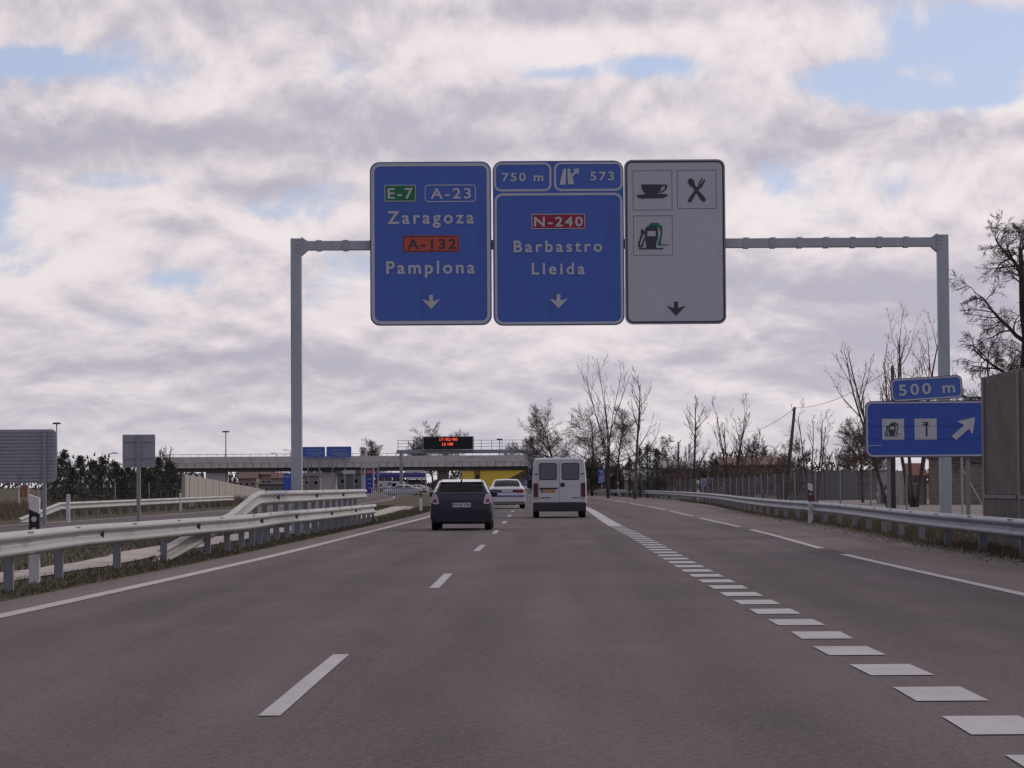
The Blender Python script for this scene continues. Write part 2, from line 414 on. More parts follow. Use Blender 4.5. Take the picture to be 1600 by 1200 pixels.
# ------------------------------------------------------------------ mesh helpers
class MB:
    def __init__(s): s.v = []; s.f = []
    def add(s, vs, fs):
        o = len(s.v)
        s.v += [tuple(v) for v in vs]
        s.f += [tuple(i + o for i in f) for f in fs]
        return s
    def box(s, x0, x1, y0, y1, z0, z1, M=None):
        vs = [Vector(p) for p in ((x0, y0, z0), (x1, y0, z0), (x1, y1, z0), (x0, y1, z0), (x0, y0, z1), (x1, y0, z1), (x1, y1, z1), (x0, y1, z1))]
        if M: vs = [M @ v for v in vs]
        return s.add(vs, [(0, 3, 2, 1), (4, 5, 6, 7), (0, 1, 5, 4), (1, 2, 6, 5), (2, 3, 7, 6), (3, 0, 4, 7)])
    def rbox(s, x0, x1, y0, y1, z0, z1, b=0.02, M=None):
        """box with chamfered edges"""
        bm = bmesh.new()
        bmesh.ops.create_cube(bm, size=1.0)
        for v in bm.verts: v.co = Vector((x0 + (v.co.x + .5) * (x1 - x0), y0 + (v.co.y + .5) * (y1 - y0), z0 + (v.co.z + .5) * (z1 - z0)))
        bmesh.ops.bevel(bm, geom=bm.edges[:], offset=b, segments=2, affect='EDGES', profile=0.5)
        bm.verts.index_update()
        vs = [(M @ v.co) if M else v.co.copy() for v in bm.verts]
        fs = [[v.index for v in f.verts] for f in bm.faces]
        bm.free()
        return s.add(vs, fs)
    def prism(s, poly, y0, y1):
        """polygon in x,z extruded from y0 (front) to y1 (back)"""
        n = len(poly)
        a = sum(poly[i][0] * poly[(i + 1) % n][1] - poly[(i + 1) % n][0] * poly[i][1] for i in range(n))
        if a < 0: poly = poly[::-1]
        vs = [(p[0], y0, p[1]) for p in poly] + [(p[0], y1, p[1]) for p in poly]
        fs = [tuple(range(n)), tuple(range(2 * n - 1, n - 1, -1))] + [(i, i + n, (i + 1) % n + n, (i + 1) % n) for i in range(n)]
        return s.add(vs, fs)
    def ring(s, outer, inner, y0, y1):
        n = len(outer)
        vs = [(p[0], y0, p[1]) for p in outer] + [(p[0], y0, p[1]) for p in inner] + [(p[0], y1, p[1]) for p in outer] + [(p[0], y1, p[1]) for p in inner]
        fs = []
        for i in range(n):
            j = (i + 1) % n
            fs += [(i, j, j + n, i + n), (i + 2 * n, i + 3 * n, j + 3 * n, j + 2 * n), (i, i + 2 * n, j + 2 * n, j), (i + n, j + n, j + 3 * n, i + 3 * n)]
        return s.add(vs, fs)
    def tube(s, pts, rad, n=6, cap=True):
        pts = [Vector(p) for p in pts]
        if not isinstance(rad, (list, tuple)): rad = [rad] * len(pts)
        vs = []; up0 = None
        for i, p in enumerate(pts):
            d = (pts[min(i + 1, len(pts) - 1)] - pts[max(i - 1, 0)])
            d = d.normalized() if d.length > 1e-9 else Vector((0, 0, 1))
            if up0 is None:
                up0 = d.orthogonal().normalized()
            else:
                up0 = (up0 - d * up0.dot(d))
                up0 = up0.normalized() if up0.length > 1e-6 else d.orthogonal().normalized()
            w = d.cross(up0)
            for k in range(n):
                a = 2 * math.pi * k / n
                vs.append(p + (up0 * math.cos(a) + w * math.sin(a)) * rad[i])
        fs = []
        for i in range(len(pts) - 1):
            for k in range(n):
                a = i * n + k; b = i * n + (k + 1) % n
                fs.append((a, b, b + n, a + n))
        if cap:
            fs.append(tuple(range(n - 1, -1, -1)))
            o = (len(pts) - 1) * n
            fs.append(tuple(o + k for k in range(n)))
        return s.add(vs, fs)
    def build(s, name, m, parent=None, smooth=False):
        me = bpy.data.meshes.new(name)
        me.from_pydata(s.v, [], s.f)
        me.validate()
        me.materials.append(m)
        if smooth: me.polygons.foreach_set('use_smooth', [True] * len(me.polygons))
        me.update()
        o = bpy.data.objects.new(name, me)
        C.objects.link(o)
        if parent: o.parent = parent
        return o


def tag(o, label, cat, group=None, kind=None):
    if label: o['label'] = label
    if cat: o['category'] = cat
    if group: o['group'] = group
    if kind: o['kind'] = kind
    return o


def thing(name, label, cat, loc=(0, 0, 0), rz=0.0, group=None, scale=1.0):
    o = bpy.data.objects.new(name, None)
    C.objects.link(o)
    o.location = loc; o.rotation_euler = (0, 0, rz); o.scale = (scale,) * 3
    o.empty_display_size = 0.3
    return tag(o, label, cat, group)


def struct(o): o['kind'] = 'structure'; return o


def copy_thing(root, loc, rz=0.0, label=None, group=None, scale=None):
    r = root.copy(); C.objects.link(r); r.location = loc; r.rotation_euler = (0, 0, rz)
    if scale: r.scale = (scale,) * 3
    if label: r['label'] = label
    if group: r['group'] = group
    for ch in list(root.children):
        c = ch.copy(); C.objects.link(c); c.parent = r
        for gg in list(ch.children):
            d = gg.copy(); C.objects.link(d); d.parent = c
    return r


def rrect(x0, z0, x1, z1, r, n=6):
    pts = []
    for cx, cz, a0 in ((x1 - r, z0 + r, -90), (x1 - r, z1 - r, 0), (x0 + r, z1 - r, 90), (x0 + r, z0 + r, 180)):
        for i in range(n + 1):
            a = R(a0 + 90 * i / n)
            pts.append((cx + r * math.cos(a), cz + r * math.sin(a)))
    return pts


def disc(cx, cz, rx, rz=None, n=20):
    rz = rz or rx
    return [(cx + rx * math.cos(2 * math.pi * i / n), cz + rz * math.sin(2 * math.pi * i / n)) for i in range(n)]


_tx = {}


def text_raw(txt, space, bold):
    key = (txt, space, bold)
    if key in _tx: return _tx[key]
    cu = bpy.data.curves.new('tmp_text', 'FONT')
    cu.body = txt; cu.size = 1.0; cu.space_character = space; cu.offset = bold; cu.resolution_u = 4
    ob = bpy.data.objects.new('tmp_text', cu); C.objects.link(ob)
    dg = bpy.context.evaluated_depsgraph_get(); dg.update()
    me = bpy.data.meshes.new_from_object(ob.evaluated_get(dg))
    vs = [(v.co.x, v.co.y) for v in me.vertices]; fs = [tuple(p.vertices) for p in me.polygons]
    bpy.data.objects.remove(ob); bpy.data.curves.remove(cu); bpy.data.meshes.remove(me)
    _tx[key] = (vs, fs)
    return vs, fs


def text_into(mb, txt, x0, x1, z0, z1, y, space=1.25, bold=0.018):
    """flat lettering fitted to a box, facing -Y"""
    vs, fs = text_raw(txt, space, bold)
    a0 = min(v[0] for v in vs); a1 = max(v[0] for v in vs); b0 = min(v[1] for v in vs); b1 = max(v[1] for v in vs)
    P = [(x0 + (v[0] - a0) / (a1 - a0) * (x1 - x0), y, z0 + (v[1] - b0) / (b1 - b0) * (z1 - z0)) for v in vs]
    mb.add(P, fs)


# ------------------------------------------------------------------ the road and the ground
LANE = curve(gp([(425, 1117), (541, 1018), (677, 921), (701, 897), (748, 858.5), (773, 833), (787, 818), (799, 802)]) + [(180, 0.2), (250, -1.5), (357, -7.5), (520, -24), (700, -55)])
ELINE = curve(gp([(0, 964), (210, 918), (410, 873), (569, 833.5), (674, 806.5)]) + [(180, -3.4), (250, -5.2), (357, -11.5), (520, -28), (700, -59)])
DOT = curve(gp([(1552, 1133), (1466, 1085), (1385, 1045), (1322, 1017), (1279, 991), (1242, 973), (1209, 956), (1081, 888), (1000, 841), (962, 822), (920, 796)]) + [(200, 3.9), (250, 3.4), (357, -2), (520, -18), (700, -49)])
RLINE = curve(gp([(1600, 930), (1328, 869), (1200, 834.5), (1082, 807), (1030, 795), (965, 783.5)]) + [(250, 7.3), (310, 5.2), (375, 1.5), (520, -11), (700, -42)])
REDGE = curve(gp([(1550, 872), (1450, 855), (1300, 824), (1200, 809), (1100, 788), (1000, 777.5)]) + [(255, 10.2), (310, 8.0), (385, 3.2), (520, -8), (700, -39)])
LEDGE = curve([(y, ELINE(y) - 0.72) for y in (10, 24, 40, 60, 80, 100, 130, 180, 250, 357, 520, 700)])


def ribbon(fa, fb, y0, y1, z, step=2.0, name='road', m=None):
    mb = MB()
    n = max(1, int(math.ceil((y1 - y0) / step)))
    vs = []
    for i in range(n + 1):
        y = y0 + (y1 - y0) * i / n
        vs += [(fa(y), y, z), (fb(y), y, z)]
    mb.add(vs, [(2 * i, 2 * i + 1, 2 * i + 3, 2 * i + 2) for i in range(n)])
    o = struct(mb.build(name, m))
    uvl = o.data.uv_layers.new(name='lane')
    for lp in o.data.loops:
        c = o.data.vertices[lp.vertex_index].co
        uvl.data[lp.index].uv = ((c.x - LANE(c.y)) / 3.6, c.y)
    return o


gm = MB()
gx = [-6000, -1500, -400, -100, -40, -20, 0, 20, 40, 100, 400, 1500, 6000]
gy = [-200, 0, 40, 100, 200, 400, 700, 1200, 3000, 9000]
gv = [(x, y, -0.004) for y in gy for x in gx]
gm.add(gv, [(j * 13 + i, j * 13 + i + 1, (j + 1) * 13 + i + 1, (j + 1) * 13 + i) for j in range(len(gy) - 1) for i in range(12)])
struct(gm.build('ground', SOIL))
ribbon(LEDGE, REDGE, -20, 700, 0.004, 4.0, 'road', ASPH)

ribbon(LEDGE, lambda y: ELINE(y) - 0.1, -10, 420, 0.007, 3.0, 'road_shoulder', SHOULD)
ribbon(lambda y: RLINE(y) + 0.1, REDGE, -10, 420, 0.007, 3.0, 'road_shoulder', SHOULD)
FARE = curve([(0, -23.6), (40, -20.5), (86, -17.0), (133, -15.4), (200, -15.2), (300, -19), (500, -40)])
ribbon(FARE, lambda y: FARE(y) + 5.4, 0, 480, 0.006, 4.0, 'slip_road', ASPH)

mk = MB()


def strip(mb, f, w, y0, y1, z=0.010, step=3.0):
    n = max(1, int(math.ceil((y1 - y0) / step)))
    vs = []
    for i in range(n + 1):
        y = y0 + (y1 - y0) * i / n
        vs += [(f(y) - w / 2, y, z), (f(y) + w / 2, y, z)]
    mb.add(vs, [(2 * i, 2 * i + 1, 2 * i + 3, 2 * i + 2) for i in range(n)])


strip(mk, ELINE, 0.20, -5, 600)
y = 13.9 - 17
while y < 520:
    strip(mk, LANE, 0.12, y, y + 5.0)
    y += 17
y = 10.68
while y < 76:
    strip(mk, DOT, 0.41, y, y + 1.0, step=1.0)
    y += 1.95
strip(mk, DOT, 0.41, 76, 420)
y = 24 + 0.4 - 24
while y < 520:
    strip(mk, RLINE, 0.16, y, y + 20)
    y += 24
strip(mk, lambda y: FARE(y) + 0.55, 0.14, 20, 400)
strip(mk, lambda y: FARE(y) + 4.9, 0.14, 20, 400)
struct(mk.build('road_markings', PAINT))

# concrete ditch beside the left shoulder
DIT = curve(gp([(0, 902), (120, 886), (240, 862), (350, 842), (470, 824), (584, 804), (620, 793.5)]))
dm = MB()
ys = [12 + i * 1.3 for i in range(110) if 12 + i * 1.3 < 152]
vs = []
for i, yy in enumerate(ys):
    w = 0.52 + rnd.uniform(-0.13, 0.13) + (0.45 if yy > 128 else 0)
    if yy > 146: w *= max(0.15, (152 - yy) / 6)
    x = DIT(yy)
    vs += [(x - w, yy, 0.012), (x - w * 0.2, yy, -0.0005), (x + w * 0.2, yy, -0.0005), (x + w, yy, 0.012)]
dm.add(vs, [(4 * i + k, 4 * i + k + 1, 4 * i + k + 5, 4 * i + k + 4) for i in range(len(ys) - 1) for k in range(3)])
dm_o = dm.build('concrete_ditch', CONC_PALE); dm_o['kind'] = 'structure'


def grass(name, region, n, hmin, hmax, m, seed):
    q = random.Random(seed)
    mb = MB()
    for _ in range(n):
        p = region(q)
        if p is None: continue
        x, yy = p
        h = q.uniform(hmin, hmax); a = q.uniform(0, math.pi); w = q.uniform(0.003, 0.007) * (1 + yy / 45)
        dx, dy = math.cos(a) * w, math.sin(a) * w
        lx, ly = q.uniform(-.6, .6) * h, q.uniform(-.6, .6) * h
        mb.add([(x - dx, yy - dy, 0), (x + dx, yy + dy, 0), (x + lx, yy + ly, h)], [(0, 1, 2)])
    o = mb.build(name, m); o['kind'] = 'stuff'
    return o


def reg_left(q):
    yy = 20 + 130 * q.random() ** 1.4
    x = LEDGE(yy) - 0.1 - abs(q.gauss(0, 0.7))
    return (x, yy) if abs(x - DIT(yy)) > 0.45 or yy > 150 else None


def reg_left2(q):
    yy = 25 + 130 * q.random() ** 1.2
    x = q.uniform(FARE(yy) + 5.6, DIT(yy) - 0.5)
    return (x, yy)


def reg_right(q):
    yy = 26 + 160 * q.random() ** 1.5
    return (REDGE(yy) + 0.08 + abs(q.gauss(0, 1.3)), yy)


def reg_far(q):
    yy = 90 + 110 * q.random()
    return (FARE(yy) - 2.2 - q.random() * 14, yy)


grass('grass', reg_left, 26000, 0.012, 0.065, GRASSM, 1)
grass('grass', reg_left2, 45000, 0.02, 0.08, GRASSM, 2)
grass('grass', reg_right, 42000, 0.02, 0.13, GRASSM, 3)
grass('dry_grass', reg_right, 11000, 0.04, 0.20, GRASS_DRY, 4)
grass('dry_grass', reg_far, 14000, 0.2, 0.7, GRASS_DRY, 5)
# dead leaves and gravel along the right shoulder
q = random.Random(8); lm = MB()
for _ in range(2600):
    yy = 26 + 90 * q.random() ** 1.3; x = REDGE(yy) + q.gauss(0.12, 0.22); s = q.uniform(0.012, 0.045)
    a = q.uniform(0, 6.28)
    P = [Vector((x + s * math.cos(a + k * 2.09), yy + s * math.sin(a + k * 2.09), 0.006 + q.random() * 0.02)) for k in range(3)]
    lm.add(P + [Vector((x, yy, 0.03 + s * 0.6))], [(0, 1, 3), (1, 2, 3), (2, 0, 3)])
lo = lm.build('gravel_litter', mat('litter', (0.2, 0.165, 0.13), 0.95, 0.4, 6)); lo['kind'] = 'stuff'

# ------------------------------------------------------------------ guard rails
WPROF = [(0.0, 0.155), (0.02, 0.152), (0.075, 0.115), (0.083, 0.09), (0.075, 0.065), (0.012, 0.02), (0.005, 0.0), (0.012, -0.02), (0.075, -0.065), (0.083, -0.09), (0.075, -0.115), (0.02, -0.152), (0.0, -0.155)]


def sweep_rail(mb, path, side):
    """path of (x, y, z of the beam's top); side +1 when the waves face +X"""
    prof = WPROF + [(a - 0.006, b) for a, b in reversed(WPROF)]
    n = len(prof); vs = []
    P = [Vector(p) for p in path]
    for i, p in enumerate(P):
        d = P[min(i + 1, len(P) - 1)] - P[max(i - 1, 0)]
        d.normalize()
        nx = Vector((d.y, -d.x, 0)).normalized() * side
        upv = d.cross(nx).normalized() if side < 0 else nx.cross(d).normalized()
        c = p - upv * 0.155
        vs += [c + nx * a + upv * b for a, b in prof]
    fs = [(i * n + k, i * n + (k + 1) % n, (i + 1) * n + (k + 1) % n, (i + 1) * n + k) for i in range(len(P) - 1) for k in range(n)]
    fs += [tuple(range(n)), tuple((len(P) - 1) * n + k for k in range(n))]
    mb.add(vs, fs)


def post_mesh(w=0.11, d=0.10, h=0.68):
    mb = MB()
    # sigma-like post: web and two flanges
    mb.box(-w / 2, w / 2, -d / 2, -d / 2 + 0.008, -0.05, h)
    mb.box(-w / 2, -w / 2 + 0.008, -d / 2, d / 2, -0.05, h)
    mb.box(w / 2 - 0.008, w / 2, -d / 2, d / 2, -0.05, h)
    mb.box(-w / 2, w / 2, d / 2 - 0.008, d / 2, -0.05, h)
    return mb


def guard_rail(label, fx, ztop, ys, side, posts, m_rail, name='guard_rail', reflect=(), post_w=0.11, ramp=None, spacer=True):
    yb = sum(ys) / len(ys)
    root = thing(name, label, 'guard rail', (fx(yb), yb, 0))
    off = Vector((fx(yb), yb, 0))
    path = [Vector((fx(yy), yy, ztop(yy))) - off for yy in ys]
    if ramp: path = [Vector(p) - off for p in ramp] + path
    mb = MB(); sweep_rail(mb, path, side)
    # splice bolts
    yy = ys[0] + 1.2
    while yy < min(ys[-1], 110):
        for dz in (0.025, 0.13, 0.27):
            for dy in (-0.12, 0.0, 0.12):
                p = Vector((fx(yy) + side * 0.072, yy + dy, ztop(yy) - dz)) - off
                mb.box(p.x - 0.012, p.x + 0.012, p.y - 0.016, p.y + 0.016, p.z - 0.012, p.z + 0.012)
        yy += 4.0
    mb.build('rail', m_rail, root)
    p0 = None
    for yy in posts:
        loc = (fx(yy) - side * 0.16 - off.x, yy - off.y, 0)
        if p0 is None:
            p0 = post_mesh(post_w, h=max(0.5, ztop(yy) - 0.1)).build('post', POSTM, root); p0.location = loc
        else:
            c = p0.copy(); C.objects.link(c); c.parent = root; c.location = loc
    s0 = None
    for yy in posts[:40] if spacer else ():
        if s0 is None:
            sb = MB(); a, b = sorted((-side * 0.10, -side * 0.004)); sb.box(a, b, -0.04, 0.04, -0.25, -0.06)
            s0 = o = sb.build('spacer', POSTM, root)
        else:
            o = s0.copy(); C.objects.link(o); o.parent = root
        o.location = (fx(yy) - off.x, yy - off.y, ztop(yy))
    for yy in reflect:
        rb = MB()
        p = Vector((fx(yy) + side * 0.02, yy, ztop(yy) - 0.155)) - off
        rb.box(p.x - 0.02, p.x + 0.05, p.y - 0.03, p.y - 0.015, p.z - 0.06, p.z + 0.06)
        rb.box(p.x - 0.02, p.x + 0.05, p.y - 0.03, p.y + 0.10, p.z - 0.075, p.z - 0.06)
        rb.build('reflector', mat('amber_reflector', (0.10, 0.06, 0.05), 0.4), root)
    return root


LR = curve(gp([(25, 921), (125, 898), (205, 886), (267, 875), (361, 861), (431, 844.5), (481, 836), (580, 816.5)]))
LRT = curve([(10, 0.74), (30, 0.73), (45, 0.70), (60, 0.67), (85, 0.63)])
lys = [6 + i * 2.0 for i in range(40)] + [85.4]
lposts = [7 + 4 * i for i in range(11)] + [49 + 2 * i for i in range(19)]
rail1 = guard_rail('long pale crash barrier beside the left white edge line, nearest the camera', lambda y: LR(y) + 0.16, LRT, lys, 1, lposts, GALV_LT,
                   reflect=[29.2 + 8 * i for i in range(8)])
# slanted end leg
eb = MB(); eo = rail1.location
eb.tube([Vector((LR(85.2), 85.2, LRT(85) - 0.1)) - eo, Vector((LR(87) + 0.1, 87.2, 0)) - eo], 0.05, 6)
eb.build('end_leg', POSTM, rail1)
HR = lambda y: LR(y) - 0.12
hz_ = lambda y: 1.14 - (y - 56) * 0.0004
hys = [56 + 1.45 * i for i in range(21)]
guard_rail('raised second barrier standing above the near rail, ramping up from the grass', HR, hz_, hys, 1, [57 + 2 * i for i in range(14)], GALV_LT, name='high_guard_rail',
           reflect=[60, 68, 76], ramp=[(HR(42.5), 42.5, 0.16), (HR(46), 46, 0.43), (HR(50), 50, 0.73), (HR(54.6), 54.6, 1.08)])
FR = lambda y: -17.7 + (y - 100) * 0.004
guard_rail('far thin barrier across the slip road with its near end sunk into soil', FR, lambda y: 0.66, [100 + 4 * i for i in range(16)], 1, [101 + 3 * i for i in range(20)], GALV_LT,
           ramp=[(FR(92), 92, 0.15), (FR(96), 96, 0.40)])
RR = lambda y: REDGE(y) + 0.24
rys = [8 + i * 2.5 for i in range(60)] + [160 + 8 * i for i in range(34)]
guard_rail('dull grey crash barrier curving away along the right shoulder', RR, lambda y: 0.66, rys, -1, [9.2 + 4 * i for i in range(95)], GALV_RT, post_w=0.13)

# ------------------------------------------------------------------ big sign gantry
GY = 67.0
gl = at(463.5, 600, GY).x; gr = at(1474, 500, GY).x
YAWG = 0.0
gz_l = at(463, 385.5, GY).z; gz_r = at(1470, 377.5, GY).z
gtop = at(463, 373, GY).z
gant = thing('sign_gantry', 'grey steel portal gantry spanning the carriageway with three big signs', 'gantry', ((gl + gr) / 2, GY, 0))
gx0 = (gl + gr) / 2
hw = 0.14
for x in (gl, gr):
    mb = MB(); xx = x - gx0
    mb.rbox(xx - hw, xx + hw, -0.14, 0.14, -0.02, gtop, 0.012)
    mb.box(xx - 0.26, xx + 0.26, -0.26, 0.26, 0.0, 0.035)
    for a in (-1, 1):
        for b in (-1, 1): mb.tube([(xx + a * 0.2, b * 0.2, 0.03), (xx + a * 0.2, b * 0.2, 0.09)], 0.02, 6)
    mb.build('column', GANTRY, gant)
bm_ = MB()
zb = gtop - 0.19
x0, x1 = gl - gx0 + hw, gr - gx0 - hw
bm_.rbox(x0 + 0.02, x1 - 0.02, -0.115, 0.115, zb - 0.12, zb + 0.12, 0.01)
for x, s in ((x0, 1), (x1, -1)):
    P = [(x, zb - 0.235), (x + s * 0.04, zb - 0.235), (x + s * 0.16, zb - 0.125), (x + s * 0.16, zb + 0.125), (x + s * 0.04, zb + 0.2), (x, zb + 0.2)]
    bm_.prism(P, -0.118, 0.118)
    bm_.prism([(x - s * 0.002, zb - 0.25), (x + s * 0.03, zb - 0.25), (x + s * 0.03, zb + 0.215), (x - s * 0.002, zb + 0.215)], -0.14, 0.14)
xx = x0 + 0.46
bm_.build('beam', GANTRY, gant)
while xx < x1 - 0.3:
    fb = MB()
    fb.rbox(xx - 0.07, xx + 0.07, -0.13, 0.13, zb - 0.142, zb + 0.142, 0.006)
    fb.build('clamp', GANTRY, gant)
    xx += 0.70
for x, s in ((gl - gx0, 1), (gr - gx0, -1)):
    bb = MB()
    for k in range(4):
        z = zb - 0.16 + k * 0.1
        for dx in (0.02, 0.09): bb.tube([(x + s * dx, -0.138, z), (x + s * dx, -0.165, z)], 0.016, 6)
    bb.build('bolt_group', GANTRY, gant)


class Face:
    """sign face drawn in survey pixels, kept upright at its own distance"""
    def __init__(s, name, label, cx, cy, Yd, yoff=0.0, cat='road sign', group=None, rz=0.0):
        s.cx, s.cy = cx, cy; s.k = (at(cx + 1, cy, Yd) - at(cx, cy, Yd)).length
        p = at(cx, cy, Yd)
        s.base = Vector((p.x, Yd + yoff, p.z))
        s.root = thing(name, label, cat, s.base, rz, group)
    def p(s, px, py): return ((px - s.cx) * s.k, (s.cy - py) * s.k)
    def rect(s, x0, y0, x1, y1, r):
        a = s.p(x0, y1); b = s.p(x1, y0)
        return rrect(a[0], a[1], b[0], b[1], r * s.k)
    def plate(s, name, m, x0, y0, x1, y1, r, ya, yb=None, parent=None):
        mb = MB(); mb.prism(s.rect(x0, y0, x1, y1, r), ya, yb if yb is not None else ya + 0.003)
        return mb.build(name, m, parent or s.root)
    def frame(s, name, m, x0, y0, x1, y1, r, w, ya, parent=None):
        mb = MB(); mb.ring(s.rect(x0, y0, x1, y1, r), s.rect(x0 + w, y0 + w, x1 - w, y1 - w, max(r - w, 0.3)), ya, ya + 0.003)
        return mb.build(name, m, parent or s.root)
    def poly(s, mb, pts, ya): mb.prism([s.p(*q) for q in pts], ya, ya + 0.003); return mb
    def text(s, txt, m, x0, x1, y0, y1, ya, space=1.25, bold=0.02, parent=None):
        mb = MB(); a = s.p(x0, y1); b = s.p(x1, y0)
        text_into(mb, txt, a[0], b[0], a[1], b[1], ya, space, bold)
        return mb.build('lettering', m, parent or s.root)


def down_arrow(f, m, cx, y0, y1, w, sw):
    h = y1 - y0
    P = [(cx - sw, y0), (cx + sw, y0), (cx + sw, y0 + h * .45), (cx + w, y0 + h * .30), (cx, y1), (cx - w, y0 + h * .30), (cx - sw, y0 + h * .45)]
    return f.poly(MB(), P, -0.016).build('arrow', m, f.root)


def sign_back(f, x0, y0, x1, y1):
    mb = MB()
    for fx in (0.25, 0.75):
        a = f.p(x0 + (x1 - x0) * fx, y1 - 2); b = f.p(x0 + (x1 - x0) * fx, y0 + 2)
        mb.box(a[0] - 0.04, a[0] + 0.04, 0.055, 0.10, a[1] - 0.005, b[1] + 0.005)
    mb.build('bracket', GALV, f.root)


YS = -0.24
f1 = Face('overhead_sign', 'tall blue overhead sign with green and orange route badges, left of three', 673.5, 382, GY, YS, group='overhead lane signs')
f1.plate('panel', SIGNRIM, 579, 254, 768, 509.5, 15, 0, 0.055)
f1.plate('face', BLUE, 580, 255, 767, 508.5, 14.5, -0.004)
f1.frame('border', SIGNW, 581, 256, 766, 507.5, 14, 5, -0.010)
sign_back(f1, 579, 254, 768, 509.5)
b = f1.plate('route_badge', SIGNGR, 602, 290, 650.5, 316, 1, -0.010)
f1.frame('badge_border', SIGNW, 602, 290, 650.5, 316, 1, 1.1, -0.016, b)
f1.text('E-7', SIGNW, 606.7, 646, 295, 312, -0.018, parent=b)
b = f1.frame('route_badge', SIGNW, 664.5, 290, 744, 317, 5, 1.3, -0.010)
f1.text('A-23', SIGNW, 673.5, 736.5, 295.5, 312.3, -0.018, parent=b)
f1.text('Zaragoza', SIGNW, 606, 741, 331, 357.5, -0.016, 1.35, 0.022)
b = f1.plate('route_badge', SIGNO, 630, 369, 717.5, 395, 1, -0.010)
f1.frame('badge_border', SIGNK, 631, 370, 716.5, 394, 1, 1.2, -0.016, b)
f1.text('A-132', SIGNK, 637, 713, 374.5, 390.5, -0.018, parent=b)
f1.text('Pamplona', SIGNW, 604, 742, 409, 435.5, -0.016, 1.3, 0.022)
down_arrow(f1, SIGNW, 673.7, 462, 484, 14.5, 3)

f2 = Face('overhead_sign', 'blue overhead sign with a red route badge and two small upper panels, middle of three', 872.5, 381, GY, YS, group='overhead lane signs')
f2.plate('panel', SIGNRIM, 770.5, 252.5, 974.5, 509.5, 15, 0, 0.055)
f2.plate('face', BLUE, 771.5, 253.5, 973.5, 508.5, 14.5, -0.004)
f2.frame('border', SIGNW, 773, 303, 972.5, 507.5, 13, 3.6, -0.010)
f2.frame('distance_box', SIGNW, 772.5, 255, 862, 300, 11, 3.2, -0.010)
f2.frame('exit_box', SIGNW, 866, 254.8, 973, 300, 11, 3.2, -0.010)
sign_back(f2, 770.5, 252.5, 974.5, 509.5)
f2.text('750 m', SIGNW, 785, 849.5, 271, 284.5, -0.016)
f2.text('573', SIGNW, 922.5, 959.5, 270, 284, -0.016)
eb = MB()
q2 = lambda L: [(760 + a / 4, 230 + b_ / 4) for a, b_ in L]
f2.poly(eb, q2([(458, 241), (482, 140), (500, 140), (496, 240)]), -0.016)
f2.poly(eb, q2([(510, 238), (508, 140), (524, 140), (530, 176), (552, 160), (544, 144), (580, 140), (576, 178), (562, 168), (540, 190), (550, 238)]), -0.016)
eb.build('exit_symbol', SIGNW, f2.root)
b = f2.plate('route_badge', SIGNR, 830.5, 335.5, 914, 359, 1, -0.010)
f2.frame('badge_border', SIGNW, 830.5, 335.5, 914, 359, 1, 1.1, -0.016, b)
f2.text('N-240', SIGNW, 834.5, 910.5, 340, 355.5, -0.018, parent=b)
f2.text('Barbastro', SIGNW, 802.5, 940.5, 377, 395.5, -0.016, 1.35, 0.022)
f2.text('Lleida', SIGNW, 830.5, 913, 412, 430.5, -0.016, 1.35, 0.022)
down_arrow(f2, SIGNW, 871.8, 461, 483, 14.5, 3)

f3 = Face('overhead_sign', 'whitish overhead service sign with cup, cutlery and fuel pump symbols, right of three', 1054, 379, GY, YS, group='overhead lane signs')
f3.plate('panel', SIGNRIM, 975.5, 250.5, 1132.5, 507.5, 12, 0, 0.055)
f3.plate('face', SIGNG, 976.2, 251.2, 1131.8, 506.8, 11.5, -0.004)
f3.frame('border', SIGNK, 977.5, 252.5, 1130.8, 505.5, 10.5, 2.6, -0.010)
sign_back(f3, 975.5, 250.5, 1132.5, 507.5)


def pump(f, mA, mB, x0, y0, s, parent):
    """fuel pump pictogram, s = size of its square"""
    T = lambda L: [(x0 + a * s, y0 + b_ * s) for a, b_ in L]
    b2 = MB()
    f.poly(b2, T([(.38, .27), (.44, .19), (.66, .19), (.67, .24), (.74, .25), (.74, .48), (.70, .66), (.72, .74), (.90, .74), (.90, .76), (.62, .76), (.66, .60), (.70, .46), (.68, .33), (.62, .29), (.44, .27)]), -0.015)
    b2.build('pump_shadow', mB, parent)
    k = MB()
    f.poly(k, T([(.30, .36), (.30, .34), (.36, .27), (.58, .27), (.63, .33), (.63, .56), (.58, .72), (.57, .83), (.76, .83), (.76, .86), (.14, .86), (.14, .83), (.33, .83), (.33, .74), (.30, .58)]), -0.018)
    f.poly(k, T([(.29, .40), (.29, .46), (.24, .50), (.16, .74), (.18, .78), (.22, .73), (.27, .57), (.30, .57), (.24, .78), (.18, .82), (.11, .78), (.12, .72), (.20, .47), (.19, .36), (.22, .34)]), -0.018)
    k.build('pump_symbol', mA, parent)
    w = MB(); f.poly(w, T([(.36, .40), (.57, .40), (.57, .53), (.36, .53)]), -0.022); w.build('pump_window', SIGNG, parent)


